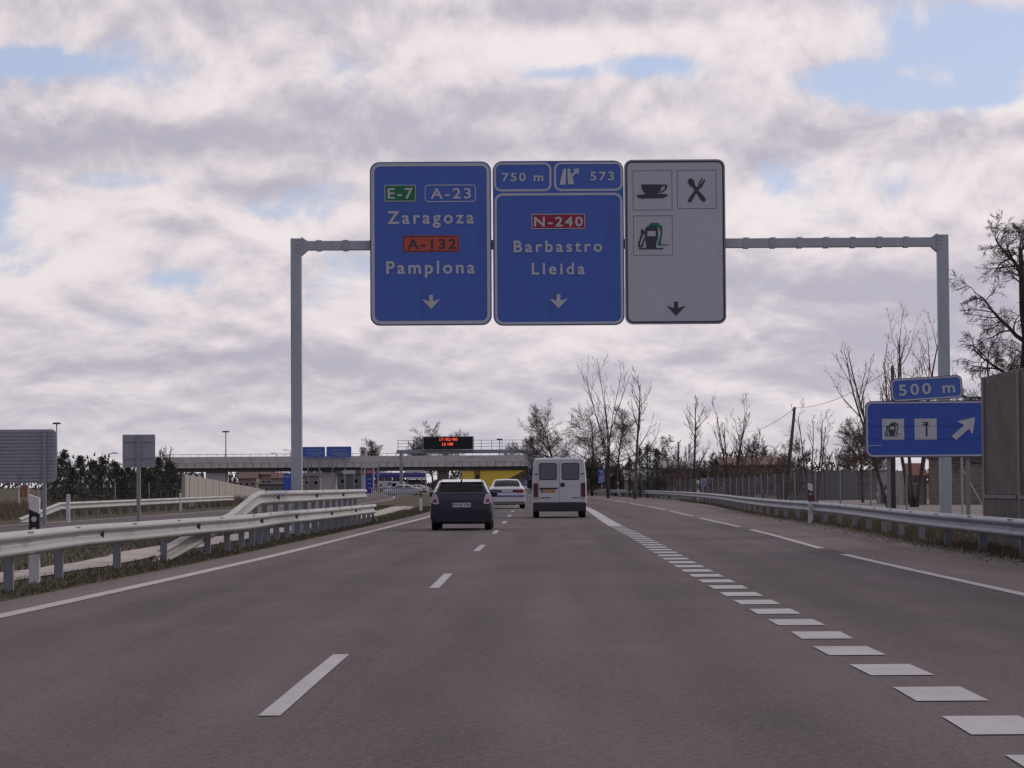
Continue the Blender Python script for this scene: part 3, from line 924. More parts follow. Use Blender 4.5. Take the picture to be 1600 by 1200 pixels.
b = f3.frame('pictogram', SIGNK, 989, 267.5, 1050, 329.5, 0.4, 0.55, -0.010)
cb = MB()
f3.poly(cb, q2([(968, 237), (1095, 237), (1092, 262), (1082, 280), (1068, 296), (1132, 299), (1128, 312), (1105, 322), (965, 325), (945, 316), (937, 303), (996, 298), (980, 282), (970, 262)]), -0.016)
f3.poly(cb, q2([(1094, 240), (1128, 238), (1131, 250), (1122, 270), (1104, 284), (1082, 292), (1080, 284), (1100, 276), (1114, 264), (1120, 248), (1094, 250)]), -0.020)
cb.build('cup_symbol', SIGNK, b)
b = f3.frame('pictogram', SIGNK, 1058, 267, 1119, 327.5, 0.4, 0.55, -0.010)
cb = MB()
f3.poly(cb, q2([(1262, 206), (1278, 200), (1292, 208), (1300, 228), (1304, 246), (1330, 284), (1362, 318), (1370, 336), (1360, 348), (1346, 344), (1330, 322), (1300, 276), (1290, 258), (1270, 246), (1258, 228)]), -0.016)
f3.poly(cb, q2([(1352, 200), (1334, 236), (1338, 240), (1362, 206), (1368, 210), (1350, 248), (1340, 258), (1328, 266), (1300, 308), (1280, 346), (1268, 352), (1258, 344), (1262, 328), (1290, 290), (1312, 258), (1322, 250), (1326, 232), (1346, 198)]), -0.020)
cb.build('cutlery_symbol', SIGNK, b)
b = f3.frame('pictogram', SIGNK, 989, 338, 1050, 400, 0.4, 0.55, -0.010)
pump(f3, SIGNK, SIGNGR, 989, 338, 61, b)
down_arrow(f3, SIGNK, 1054.7, 472.5, 494.5, 14.5, 3)

# ------------------------------------------------------------------ services sign on the right
SY = 62.0
f4 = Face('services_sign', 'blue roadside services sign with pump and spanner symbols and a tilted distance plate', 1456, 670, SY, 0.0, rz=R(-2))
f4.plate('panel', SIGNRIM, 1352.5, 626, 1560, 714.5, 11, 0, 0.05)
f4.plate('face', BLUE_LO, 1353.5, 627, 1559, 713.5, 10.5, -0.004)
f4.frame('border', SIGNW, 1354, 627.5, 1558.5, 713, 10, 2.4, -0.010)
b = f4.plate('pictogram', SIGNW, 1378.7, 654, 1412.8, 687, 0.3, -0.010)
pump(f4, SIGNK, SIGNGR, 1379, 653, 33, b)
b = f4.plate('pictogram', SIGNW, 1429, 654, 1463.5, 687, 0.3, -0.010)
wb = MB(); q5 = lambda L: [(1340 + a / 5.22, 570 + b_ / 5.22) for a, b_ in L]
f4.poly(wb, q5([(530, 464), (580, 464), (580, 470), (572, 474), (572, 484), (580, 486), (580, 492), (568, 500), (570, 582), (556, 582), (556, 494), (530, 492), (530, 484), (552, 484), (552, 474), (530, 472)]), -0.016)
wb.build('spanner_symbol', SIGNK, b)
wb = MB(); f4.poly(wb, q5([(957, 430), (936, 570), (905, 525), (800, 615), (765, 582), (868, 494), (810, 462)]), -0.016); wb.build('arrow', SIGNW, f4.root)
sc = MB(); f4.poly(sc, q5([(68, 655), (195, 653), (195, 657), (68, 661)]), -0.016); sc.build('scratch', SIGNW, f4.root)
sm = MB()
for yy in (665.2, 685.5): f4.poly(sm, [(1355, yy), (1557, yy), (1557, yy + .35), (1355, yy + .35)], -0.013)
sm.build('seam', mat('sign_seam', (0.012, 0.04, 0.22), 0.5), f4.root)
# tilted upper plate
up_ = bpy.data.objects.new('distance_plate', None)
W2, H2 = 56.0 * f4.k, 18.2 * f4.k
mb = MB(); mb.prism(rrect(-W2, -H2, W2, H2, 9 * f4.k), 0, 0.05)
dp = mb.build('distance_plate', SIGNRIM, f4.root)
a = f4.p(1448.5, 607); dp.location = (a[0], -0.02, a[1]); dp.rotation_euler = (0, R(-3.2), 0)
e = f4.k
mb = MB(); mb.prism(rrect(-W2 + e, -H2 + e, W2 - e, H2 - e, 8.5 * e), -0.004, -0.001); mb.build('plate_face', BLUE, dp)
mb = MB(); mb.ring(rrect(-W2 + 1.3 * e, -H2 + 1.3 * e, W2 - 1.3 * e, H2 - 1.3 * e, 8 * e), rrect(-W2 + 3.4 * e, -H2 + 3.4 * e, W2 - 3.4 * e, H2 - 3.4 * e, 6 * e), -0.010, -0.007); mb.build('plate_border', SIGNW, dp)
mb = MB(); text_into(mb, '500 m', -43.5 * e, 44 * e, -9 * e, 8.6 * e, -0.016, 1.3, 0.02); mb.build('lettering', SIGNW, dp)
bpy.data.objects.remove(up_)
for px in (1388.5, 1512):
    mb = MB(); a = f4.p(px, 700)
    mb.rbox(a[0] - 0.045, a[0] + 0.045, 0.052, 0.14, -f4.base.z - 0.02, f4.p(0, 622)[1], 0.008); mb.build('post', POSTM, f4.root)

# ------------------------------------------------------------------ noise wall on the right
nw = thing('noise_wall', 'dark rough aggregate noise wall with pale frame joints at the right edge', 'wall', (9.20, 50, 0))
wz = 3.30
wl = 3.5
for k in range(10):
    y1_ = -k * wl; y0_ = y1_ - wl
    mb = MB()
    mb.rbox(0.03, 0.25, y0_ + 0.10, y1_ - 0.10, 1.0, wz, 0.015)
    mb.build('panel', AGG, nw)
    mb = MB(); mb.rbox(-0.03, 0.27, y0_ + 0.10, y1_ - 0.10, -0.05, 0.93, 0.015); mb.build('plinth', AGG, nw)
    mb = MB(); mb.box(-0.05, 0.26, y0_ + 0.10, y1_ - 0.10, 0.932, 0.998); mb.build('ledge', AGG_EDGE, nw)
    mb = MB(); mb.rbox(-0.02, 0.28, y1_ - 0.09, y1_ + 0.09, -0.05, wz - 0.01, 0.01); mb.build('joint_post', AGG_EDGE, nw)

# ------------------------------------------------------------------ signs seen from behind at the left
b1 = Face('sign_seen_from_behind', 'large ribbed grey back of a sign, cut by the left edge', 40, 712, 86, 0)
k = b1.k
mb = MB(); mb.prism(b1.rect(-70, 671, 88.5, 754.5, 9), -0.02, 0.02)
mb.build('panel', SIGNBACK, b1.root)
for i in range(15):
    z = b1.p(0, 675 + i * 5.4)[1]
    mb = MB(); mb.box(b1.p(-66, 0)[0], b1.p(84, 0)[0], -0.045, -0.0195, z - 0.022, z + 0.022); mb.build('rib', SIGNBACK, b1.root)
for px in (-45, 70.5):
    mb = MB(); x = b1.p(px, 0)[0]; mb.box(x - 0.055, x + 0.055, -0.16, -0.047, -b1.base.z - 0.02, b1.p(0, 672)[1]); mb.build('post', GALV, b1.root)
b2_ = Face('sign_seen_from_behind', 'small square grey back of a sign on one slim post', 217, 705, 70, 0)
mb = MB(); mb.prism(b2_.rect(191.5, 679, 242.5, 730.5, 1.5), -0.012, 0.012); mb.build('panel', SIGNBACK, b2_.root)
mb = MB(); mb.rbox(b2_.p(214, 0)[0], b2_.p(220, 0)[0], -0.10, -0.014, -b2_.base.z - 0.02, b2_.p(0, 679)[1], 0.006); mb.build('post', GALV, b2_.root)
mb = MB()
for py in (690, 716): mb.box(b2_.p(195, 0)[0], b2_.p(239, 0)[0], -0.030, -0.0125, b2_.p(0, py + 1)[1], b2_.p(0, py - 1)[1])
mb.build('clamp_bar', GALV, b2_.root)


# ------------------------------------------------------------------ delineator posts
def delineator(label, loc, h=1.15, red=False, w=0.12, group=None):
    r = thing('delineator_post', label, 'delineator', loc, 0, group)
    s = h / 1.15
    z1, z2 = 0.72 * s, 1.02 * s
    D = 0.04
    mb = MB(); mb.prism([(-w / 2, -0.02), (w / 2, -0.02), (w / 2, z1 - 0.10 * s), (-w / 2, z1 - 0.10 * s)], -D, D); mb.build('post', WHITE, r)
    mb = MB(); mb.prism([(-w / 2, z1 - 0.0998 * s), (w / 2, z1 - 0.0998 * s), (w / 2, z2 - 0.12 * s), (-w / 2, z2 - 0.06 * s)], -D - .001, D + .001)
    mb.build('band', DELR if red else BLACK, r)
    mb = MB(); mb.prism([(-w / 2, z2 - 0.0598 * s), (w / 2, z2 - 0.1198 * s), (w / 2, h - 0.05 * s), (-w / 2, h)], -D, D); mb.build('cap', WHITE, r)
    mb = MB(); mb.prism(disc(0, z1 + .11 * s, 0.035 * s), -D - .008, -D - .002)
    if not red: mb.prism(disc(0, z1 - .03 * s, 0.035 * s), -D - .008, -D - .002)
    mb.build('reflector', SIGNW if not red else LAMPC, r)
    return r


p = G(54, 912); delineator('white delineator with black band and two round reflectors behind the near rail', (p.x, p.y, 0), 1.16, w=0.135)
p = G(106.5, 817); d_ = thing('marker_post', 'plain thick white post at the sunken end of the far rail', 'post', (p.x, p.y, 0))
mb = MB(); mb.rbox(-0.065, 0.065, -0.05, 0.05, -0.02, 0.92, 0.012); mb.build('shaft', WHITE, d_)
mb = MB(); mb.rbox(-0.066, 0.066, -0.051, 0.051, 0.925, 1.0, 0.03); mb.build('cap', WHITE, d_)
p = G(657.5, 799); delineator('white delineator with black band on the brown grass left of the dark hatchback', (p.x, p.y, 0), 1.2, w=0.14)
p = G(1264, 818); delineator('white delineator with a red band behind the right barrier', (p.x + .05, p.y, 0), 1.25, True, w=0.14)
for px, Yd, lab in ((1087, 176, 'small delineator beside the little blue plate on the fence line'), (990, 230, 'small distant delineator above the right barrier in front of the low house'), (924, 262, 'tiny delineator beside the white van and the striped countdown sign')):
    p = at(px, 757, Yd); delineator(lab, (REDGE(Yd) + 0.9, Yd, 0), 1.5, w=0.16)
p = at(282, 790, 128); mk_ = thing('marker_post', 'thin white post beside the near end of the ribbed concrete wall', 'post', (p.x, 128, 0))
mb = MB(); mb.rbox(-0.05, 0.05, -0.04, 0.04, -0.02, 0.86, 0.01); mb.build('shaft', WHITE, mk_)
mb = MB(); mb.rbox(-0.051, 0.051, -0.041, 0.041, 0.865, 0.93, 0.02); mb.build('cap', WHITE, mk_)


# ------------------------------------------------------------------ vehicles
def cat1(a, b_, c, d, t):
    return 0.5 * ((2 * b_) + (-a + c) * t + (2 * a - 5 * b_ + 4 * c - d) * t * t + (-a + 3 * b_ - 3 * c + d) * t ** 3)


def loft_car(stations, su, sv, classify):
    """stations: (y, half profile from bottom centre to top centre). Returns {part: MB} of a closed, mirrored shell"""
    K = len(stations[0][1]); S = len(stations)
    prof = []
    us = [i / su for i in range((K - 1) * su + 1)]
    for (yy, P) in stations:
        row = []
        for u in us:
            i = min(int(u), K - 2); t = u - i
            g4 = [P[max(0, i - 1)], P[i], P[i + 1], P[min(K - 1, i + 2)]]
            t2 = t
            row.append((0.65 * cat1(*[w_[0] for w_ in g4], t2) + 0.35 * (P[i][0] * (1 - t) + P[i + 1][0] * t),
                        0.65 * cat1(*[w_[1] for w_ in g4], t2) + 0.35 * (P[i][1] * (1 - t) + P[i + 1][1] * t)))
        prof.append((yy, row))
    vsn = [i / sv for i in range((S - 1) * sv + 1)]
    rows = []
    for v in vsn:
        i = min(int(v), S - 2); t = v - i
        g4 = [max(0, i - 1), i, i + 1, min(S - 1, i + 2)]
        yy = prof[i][0] * (1 - t) + prof[i + 1][0] * t
        row = []
        for j in range(len(us)):
            x = 0.5 * cat1(*[prof[a][1][j][0] for a in g4], t) + 0.5 * (prof[i][1][j][0] * (1 - t) + prof[i + 1][1][j][0] * t)
            z = 0.5 * cat1(*[prof[a][1][j][1] for a in g4], t) + 0.5 * (prof[i][1][j][1] * (1 - t) + prof[i + 1][1][j][1] * t)
            row.append((max(0, x), yy, z))
        rows.append(row)
    out = {}
    N = len(us)
    full = []
    for row in rows:
        full.append(row + [(-x, yy, z) for (x, yy, z) in row[::-1]])
    M_ = 2 * N
    def addf(part, pts): out.setdefault(part, MB()).add(pts, [tuple(range(len(pts)))])
    for i in range(len(rows) - 1):
        for j in range(M_):
            j2 = (j + 1) % M_
            jj = j if j < N else M_ - 1 - j
            jn = j2 if j2 < N else M_ - 1 - j2
            u = (us[jj] + us[jn]) / 2; v = (vsn[i] + vsn[i + 1]) / 2
            pts = [full[i][j], full[i][j2], full[i + 1][j2], full[i + 1][j]]
            if (Vector(pts[0]) - Vector(pts[1])).length < 1e-6 and (Vector(pts[2]) - Vector(pts[3])).length < 1e-6: continue
            part = classify(u, v)
            if part == 'side_window': part = 'side_window_b' if j >= N else 'side_window'
            addf(part, pts)
    for idx, part, flip in ((0, classify(-1, 0), False), (len(rows) - 1, classify(-1, 99), True)):
        ring_ = rows[idx]
        for j in range(N - 1):
            a, b_ = ring_[j], ring_[j + 1]
            addf(part, [(-a[0], a[1], a[2]), a, b_, (-b_[0], b_[1], b_[2])])
    return out


def weld(o):
    bm = bmesh.new(); bm.from_mesh(o.data)
    bmesh.ops.remove_doubles(bm, verts=bm.verts[:], dist=0.0008)
    bmesh.ops.recalc_face_normals(bm, faces=bm.faces[:])
    bm.to_mesh(o.data); bm.free()
    o.data.polygons.foreach_set('use_smooth', [True] * len(o.data.polygons))
    o.data.set_sharp_from_angle(angle=R(38))
    return o


def wheel(parent, x, yy, r, w):
    mb = MB(); n = 28
    prof = [(-w / 2, r * 0.62), (-w / 2, r * 0.93), (-w / 2 + 0.03, r), (w / 2 - 0.03, r), (w / 2, r * 0.93), (w / 2, r * 0.62)]
    vs = [(a, rr * math.cos(2 * math.pi * k / n), rr * math.sin(2 * math.pi * k / n) + r) for k in range(n) for a, rr in prof]
    P = len(prof)
    mb.add(vs, [(k * P + i, k * P + i + 1, ((k + 1) % n) * P + i + 1, ((k + 1) % n) * P + i) for k in range(n) for i in range(P - 1)])
    wh = mb.build('wheel', RUBBER, parent, True); wh.location = (x, yy, 0)
    rb = MB()
    vs = [(0, 0, r)] + [(0, r * 0.63 * math.cos(2 * math.pi * k / n), r * 0.63 * math.sin(2 * math.pi * k / n) + r) for k in range(n)]
    for sx_ in (-w / 2 + 0.03, w / 2 - 0.03): rb.add([(v[0] + sx_, v[1], v[2]) for v in vs], [(0, 1 + k, 1 + (k + 1) % n) for k in range(n)])
    rb.build('rim', RIM, wh)


def emit_parts(out, mats, root):
    for part, mb in out.items():
        part = part.replace('_b', '') if part.endswith('_b') else part
        o = mb.build(part, mats[part], root); weld(o)


def hatchback(label, loc, scale, rz):
    root = thing('hatchback_car', label, 'car', loc, rz, scale=scale)
    # profile: bottom centre, floor edge, sill, waist, shoulder, glass top, roof edge, roof centre
    def st(yy, w, zb_, zs, zw, wsh, zsh, wg, zg, wr, zr, zc_): return (yy, [(0, zb_), (w * .86, zb_), (w, zs), (w, zw), (wsh, zsh), (wg, zg), (wr, zr), (0, zc_)])
    S = [st(0.00, .76, .24, .34, .56, .72, .72, .66, .80, .60, .82, .83),
         st(0.05, .82, .20, .32, .60, .79, .86, .70, .95, .62, .965, .97),
         st(0.12, .84, .19, .32, .66, .80, .91, .68, 1.04, .60, 1.065, 1.075),
         st(0.24, .84, .18, .32, .68, .80, .93, .635, 1.19, .565, 1.225, 1.245),
         st(0.36, .84, .18, .32, .68, .80, .94, .605, 1.275, .535, 1.315, 1.34),
         st(0.50, .84, .18, .32, .68, .80, .94, .595, 1.295, .52, 1.345, 1.37),
         st(1.20, .84, .18, .32, .68, .80, .93, .605, 1.30, .53, 1.36, 1.39),
         st(2.00, .84, .18, .32, .68, .80, .92, .60, 1.28, .52, 1.34, 1.37),
         st(2.45, .84, .18, .32, .66, .80, .90, .66, 1.10, .60, 1.14, 1.17),
         st(2.90, .84, .18, .32, .64, .78, .86, .68, .92, .55, .93, .94),
         st(3.50, .82, .18, .32, .58, .74, .74, .64, .80, .50, .81, .82),
         st(3.80, .72, .22, .32, .50, .66, .62, .55, .66, .40, .67, .68)]

    def cl(u, v):
        if u < 0: return 'body'
        if 1.9 < v < 4.35 and u > 6.0: return 'rear_window'
        if 3.2 < v < 8.6 and 4.15 < u < 4.95 and abs(v - 6.6) > .1: return 'side_window'
        if 7.1 < v < 9.0 and u > 5.6: return 'windscreen'
        if 0.0 < v < 1.0 and u < 3.0: return 'bumper'
        return 'body'
    emit_parts(loft_car(S, 5, 6, cl), {'body': NAVY, 'rear_window': CARGL, 'side_window': CARGL, 'side_window_b': CARGL, 'windscreen': CARGL, 'bumper': NAVY}, root)
    for s in (-1, 1):
        mb = MB()
        P = [(.60, .73, -.012), (.70, .705, .0), (.83, .76, .07), (.825, .90, .12), (.735, .995, .10), (.67, .985, .085), (.625, .86, .03)]
        vs = [(s * a, yy - .055, b_) for a, b_, yy in P]; vs2 = [(a * .97, yy + .16, b_) for a, yy, b_ in vs]
        n = len(P)
        mb.add(vs + vs2, [(0, 1, 2), (0, 2, 3), (0, 3, 6), (6, 3, 4), (6, 4, 5), tuple(range(2 * n - 1, n - 1, -1))] + [(i, (i + 1) % n, (i + 1) % n + n, i + n) for i in range(n)])
        o = mb.build('tail_light', LAMPC, root); weld(o)
        r2 = MB(); r2.add([(s * .66, -.062, .76), (s * .78, -.03, .77), (s * .75, -.02, .85), (s * .68, -.05, .84)], [(0, 1, 2, 3)])
        r2.build('red_lens', LAMPR, o)
        wheel(root, s * 0.72, 0.62, 0.30, 0.20); wheel(root, s * 0.72, 3.10, 0.30, 0.20)
        mb = MB(); mb.rbox(s * .86 - .09, s * .86 + .09, 2.2, 2.32, .90, 1.04, .03); mb.build('wing_mirror', NAVY, root)
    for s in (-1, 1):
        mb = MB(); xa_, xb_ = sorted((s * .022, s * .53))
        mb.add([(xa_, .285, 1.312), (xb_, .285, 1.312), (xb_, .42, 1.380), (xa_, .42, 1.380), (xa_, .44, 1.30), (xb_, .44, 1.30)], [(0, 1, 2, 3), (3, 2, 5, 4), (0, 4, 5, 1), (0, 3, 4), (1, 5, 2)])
        mb.build('roof_glint_strip', SKYGLINT, root)  # added wedge, tilted to imitate sky reflected in the rear roof edge
        mb = MB(); mb.tube([(s * .56, .32, 1.345), (s * .615, .30, 1.27), (s * .655, .20, 1.17), (s * .71, .10, 1.04), (s * .755, .07, .99)], [.030, .034, .034, .030, .016], 10); mb.build('pillar_glint_strip', SKYGLINT, root, True)  # added bright tube imitating the sky reflection along the pillar
    mb = MB(); mb.rbox(-.019, .019, .31, .44, 1.32, 1.375, .008); mb.build('brake_lamp', BLACK, root)
    for x, yy, zt in ((-.36, .80, .92), (.36, .80, .92), (-.36, 1.95, 1.0), (.36, 1.95, 1.0)):
        mb = MB(); mb.rbox(x - .25, x + .25, yy, yy + .14, .35, zt, .05); st_ = mb.build('seat', BLACK, root)
        mb = MB(); mb.rbox(x - .12, x + .12, yy + .01, yy + .10, zt + .03, zt + .21, .04); mb.build('headrest', BLACK, st_)
    mb = MB(); mb.rbox(-.26, .26, -0.014, 0.02, .625, .745, .004); pl = mb.build('number_plate', PLATEW, root)
    mb = MB(); text_into(mb, '0978 CRJ', -.22, .245, .645, .725, -0.018, 1.1, .01); mb.build('lettering', BLACK, pl)
    mb = MB(); mb.box(-.259, -.23, -0.0165, -0.0145, .63, .74); mb.build('plate_band', STRIPEB, pl)
    mb = MB(); mb.box(-.34, .34, -0.004, 0.03, .76, .775); mb.build('tailgate_handle', BLACK, root)
    mb = MB(); mb.box(.34, .46, .006, .03, .80, .815); mb.build('badge', RIM, root)
    mb = MB(); mb.tube([(0, .95, 1.385), (0, .78, 1.44)], .008, 5); mb.build('aerial', BLACK, root)
    mb = MB(); mb.tube([(.25, .30, 1.135), (.02, .22, 1.085), (-.16, .255, 1.11)], .010, 5); mb.build('wiper', BLACK, root)
    mb = MB(); mb.box(-.6, .6, .25, 3.4, .17, .25); mb.build('underbody', BUMPER, root)
    mb = MB(); mb.tube([(.38, -.01, .2), (.38, .4, .2)], .03, 8); mb.build('exhaust', BUMPER, root)
    return root


def saloon(label, loc, scale, rz, paint=CARW, police=True, name='saloon_car', group=None):
    root = thing(name, label, 'car', loc, rz, group, scale=scale)
    def st(yy, w, zb_, zs, zw, wsh, zsh, wg, zg, wr, zr, zc_): return (yy, [(0, zb_), (w * .86, zb_), (w, zs), (w, zw), (wsh, zsh), (wg, zg), (wr, zr), (0, zc_)])
    S = [st(0.00, .78, .26, .34, .60, .77, .88, .72, .93, .60, .945, .95),
         st(0.06, .86, .22, .32, .66, .84, .92, .76, .965, .62, .985, .99),
         st(0.30, .875, .20, .32, .70, .84, .94, .74, .985, .62, 1.005, 1.015),
         st(0.62, .875, .19, .32, .70, .84, .94, .72, 1.02, .62, 1.04, 1.05),
         st(0.95, .875, .19, .32, .70, .84, .94, .65, 1.20, .58, 1.235, 1.25),
         st(1.25, .875, .19, .32, .70, .84, .94, .60, 1.31, .52, 1.36, 1.38),
         st(1.90, .875, .19, .32, .70, .84, .93, .60, 1.32, .52, 1.385, 1.41),
         st(2.60, .875, .19, .32, .70, .84, .92, .59, 1.28, .52, 1.34, 1.36),
         st(3.20, .875, .19, .32, .68, .83, .88, .70, .96, .60, .98, 1.0),
         st(3.90, .86, .19, .32, .62, .78, .80, .68, .84, .55, .85, .86),
         st(4.35, .76, .24, .32, .52, .70, .66, .58, .70, .40, .71, .72)]

    def cl(u, v):
        if u < 0: return 'body'
        if 2.9 < v < 4.8 and u > 5.9: return 'rear_window'
        if 3.3 < v < 7.6 and 4.15 < u < 4.9 and abs(v - 5.8) > .12: return 'side_window'
        if 7.0 < v < 8.0 and u > 5.6: return 'windscreen'
        return 'body'
    emit_parts(loft_car(S, 5, 5, cl), {'body': paint, 'rear_window': CARGL, 'side_window': CARGL, 'side_window_b': CARGL, 'windscreen': CARGL}, root)
    mb = MB(); mb.rbox(-.70, .70, -.012, .05, .765, .895, .02); mb.build('tail_band', LAMPV, root)
    for s in (-1, 1):
        mb = MB(); mb.rbox(min(s * .44, s * .79), max(s * .44, s * .79), -.022, .09, .755, .90, .02); mb.build('tail_light', LAMPR if s > 0 else LAMPV, root)
        wheel(root, s * .76, .75, .305, .20); wheel(root, s * .76, 3.5, .305, .20)
        mb = MB(); mb.rbox(s * .92 - .09, s * .92 + .09, 2.85, 2.97, .92, 1.06, .03); mb.build('wing_mirror', paint, root)
    mb = MB(); mb.rbox(-.26, .26, -.020, .02, .79, .88, .004); mb.build('number_plate', PLATEW, root)
    mb = MB(); mb.rbox(-.84, .84, -.03, .10, .57, .635, .015); mb.build('bumper_strip', STRIPEB if police else BUMPER, root)
    mb = MB(); mb.rbox(-.83, .83, -.035, .12, .285, .33, .015); mb.build('bumper_edge', BUMPER, root)
    for x, yy, zt in ((0, 1.25, .98), (-.36, 2.3, 1.02), (.36, 2.3, 1.02)):
        w_ = .58 if x == 0 else .24
        mb = MB(); mb.rbox(x - w_, x + w_, yy, yy + .14, .35, zt, .05); mb.build('seat', BLACK, root)
    mb = MB(); mb.box(-.62, .62, .2, 4.0, .18, .25); mb.build('underbody', BUMPER, root)
    return root


def box_van(label, loc, scale, rz):
    root = thing('panel_van', label, 'van', loc, rz, scale=scale)
    def st(yy, w, wt_, zb_, zt): return (yy, [(0, zb_), (w * .9, zb_), (w, zb_ + .12), (w, 1.0), (w * .995, 1.40), (wt_ + .035, zt - .22), (wt_, zt - .06), (wt_ * .93, zt - .012), (0, zt)])
    S = [st(0.0, .955, .865, .45, 2.16), st(0.035, .985, .895, .43, 2.195), (0.12, st(0, .998, .905, .43, 2.21)[1]), st(1.5, .998, .91, .42, 2.215), st(3.2, .998, .90, .42, 2.19),
         (3.9, [(0, .40), (.89, .40), (.99, .5), (.99, .95), (.96, 1.15), (.86, 1.40), (.82, 1.48), (.76, 1.5), (0, 1.52)]),
         (4.6, [(0, .35), (.82, .35), (.92, .45), (.92, .75), (.86, .95), (.78, 1.02), (.72, 1.05), (.6, 1.06), (0, 1.07)])]
    def cl(u, v):
        if u < 0: return 'body'
        if 4.1 < v < 5.0 and u > 6: return 'windscreen'
        if 3.0 < v < 4.9 and 4.2 < u < 5.2: return 'side_window'
        return 'body'
    emit_parts(loft_car(S, 4, 4, cl), {'body': VANW, 'windscreen': GLASS, 'side_window': GLASS, 'side_window_b': GLASS}, root)
    for s in (-1, 1):
        # each rear door with its window
        a, b_ = (-.755, -.012) if s < 0 else (.012, .755)
        mb = MB(); mb.prism([(a, .585), (b_, .585), (b_, 2.07), (a + (0.05 if s < 0 else 0) , 2.07)] if s < 0 else [(a, .585), (b_, .585), (b_ - .05, 2.07), (a, 2.07)], -.028, .004)
        dr = mb.build('rear_door', VANW, root)
        wx0, wx1 = (-.755, -.095) if s < 0 else (.085, .755)
        w0, w1 = wx0 + (.02 if s < 0 else 0), wx1 - (.03 if s > 0 else 0)
        mb = MB(); mb.prism(rrect(w0, 1.395, w1, 2.015, .07), -.034, -.026); wn = mb.build('window_seal', BLACK, dr)
        mb = MB(); mb.prism(rrect(w0 + .03, 1.425, w1 - .03, 1.985, .06), -.040, -.033); mb.build('pane', GLASS_LT, dr)
        x = .845
        mb = MB(); mb.rbox(s * .79 if s > 0 else -.955, .955 if s > 0 else -.79, -.03, .06, .76, 1.28, .015); mb.build('tail_light', LAMPV2, root)
        mb = MB(); mb.rbox(min(s * .78, s * .92), max(s * .78, s * .92), -.045, .0, .735, .765, .008); mb.build('hinge', VANW, root)
        mb = MB(); mb.rbox(min(s * .80, s * .90), max(s * .80, s * .90), -.03, .01, 1.60, 1.64, .008); mb.build('hinge', BLACK, root)
        wheel(root, s * .86, .95, .33, .22); wheel(root, s * .86, 3.75, .33, .22)
        mb = MB(); mb.rbox(s * 1.09 - .10, s * 1.09 + .10, 3.5, 3.6, 1.10, 1.42, .03); mb.build('wing_mirror', BLACK, root)
    mb = MB(); mb.rbox(-.975, .975, -.07, .16, .24, .575, .04); mb.build('bumper', BUMPER, root)
    mb = MB(); mb.rbox(.035, .185, -.046, -.024, 1.15, 1.29, .02); mb.build('door_handle', BLACK, root)
    mb = MB(); mb.rbox(-.735, -.075, -.055, -.024, 1.065, 1.115, .012); mb.build('plate_light_bar', BLACK, root)
    mb = MB(); mb.rbox(-.69, -.15, -.036, -.026, .935, 1.055, .004); pl = mb.build('number_plate', PLATEO, root)
    mb = MB(); mb.box(-.69, -.62, -.039, -.0365, .938, 1.052); mb.build('plate_band', STRIPEB, pl)
    for a, b_ in ((-.69, -.32), (.45, .73)):
        mb = MB(); mb.rbox(a, b_, -.036, -.026, .725, .755, .006); mb.build('vent_slot', BLACK, root)
    mb = MB(); mb.box(-.8, .8, .2, 4.2, .26, .44); mb.build('underbody', BUMPER, root)
    mb = MB(); mb.tube([(.55, -.05, .26), (.55, .5, .26)], .035, 8); mb.build('exhaust', RIM, root)
    return root


def park(fn, label, px0, px1, py, w, rz=0.0, **kw):
    p = G((px0 + px1) / 2, py)
    s = (G(px1, py) - G(px0, py)).length / w
    return fn(label, (p.x, p.y, 0.004), s, rz, **kw)


park(hatchback, 'dark navy hatchback with a white plate driving in the left lane', 674, 768, 829, 1.73, R(-.4))
park(box_van, 'white panel van with two square rear windows and an amber plate', 835, 914, 809.5, 2.03, R(-.4))
park(saloon, 'white saloon with a dark band between its tail lights, between the hatchback and the van', 767.5, 817.5, 795, 1.80, R(1))

# ------------------------------------------------------------------ trees
def perp(d, q):
    a = d.orthogonal().normalized()
    ang = q.uniform(0, 2 * math.pi)
    return (Matrix.Rotation(ang, 3, d) @ a)


STY = {
    # n children per level, child angle, length ratio, start of children, trunk share, wobble, upward pull, clear stems
    'round': dict(n=(17, 10, 7, 3), ang=(58, 48, 42, 40), rat=(.56, .52, .55, .80), t0=.22, wob=.16, up=(.02, .05, .05, .03), stems=1),
    'vase': dict(n=(9, 6, 4, 3), ang=(30, 34, 36, 38), rat=(.40, .42, .42, .40), t0=.30, wob=.09, up=(.06, .10, .10, .06), stems=4),
    'fan': dict(n=(10, 6, 4, 3), ang=(30, 34, 36, 38), rat=(.30, .42, .42, .40), t0=.42, wob=.06, up=(.03, .10, .10, .06), stems=6),
    'poplar': dict(n=(17, 6, 4, 3), ang=(46, 38, 36, 36), rat=(.36, .42, .42, .4), t0=.24, wob=.07, up=(.03, .10, .10, .05), stems=1),
    'oak': dict(n=(16, 9, 8, 6), ang=(76, 55, 48, 44), rat=(.44, .50, .50, .62), t0=.18, wob=.24, up=(.0, .03, -.02, -.10), stems=1),
    'shrub': dict(n=(7, 6, 4, 3), ang=(38, 40, 42, 40), rat=(.52, .5, .45, .4), t0=.12, wob=.16, up=(.03, .05, .03, .0), stems=7),
}


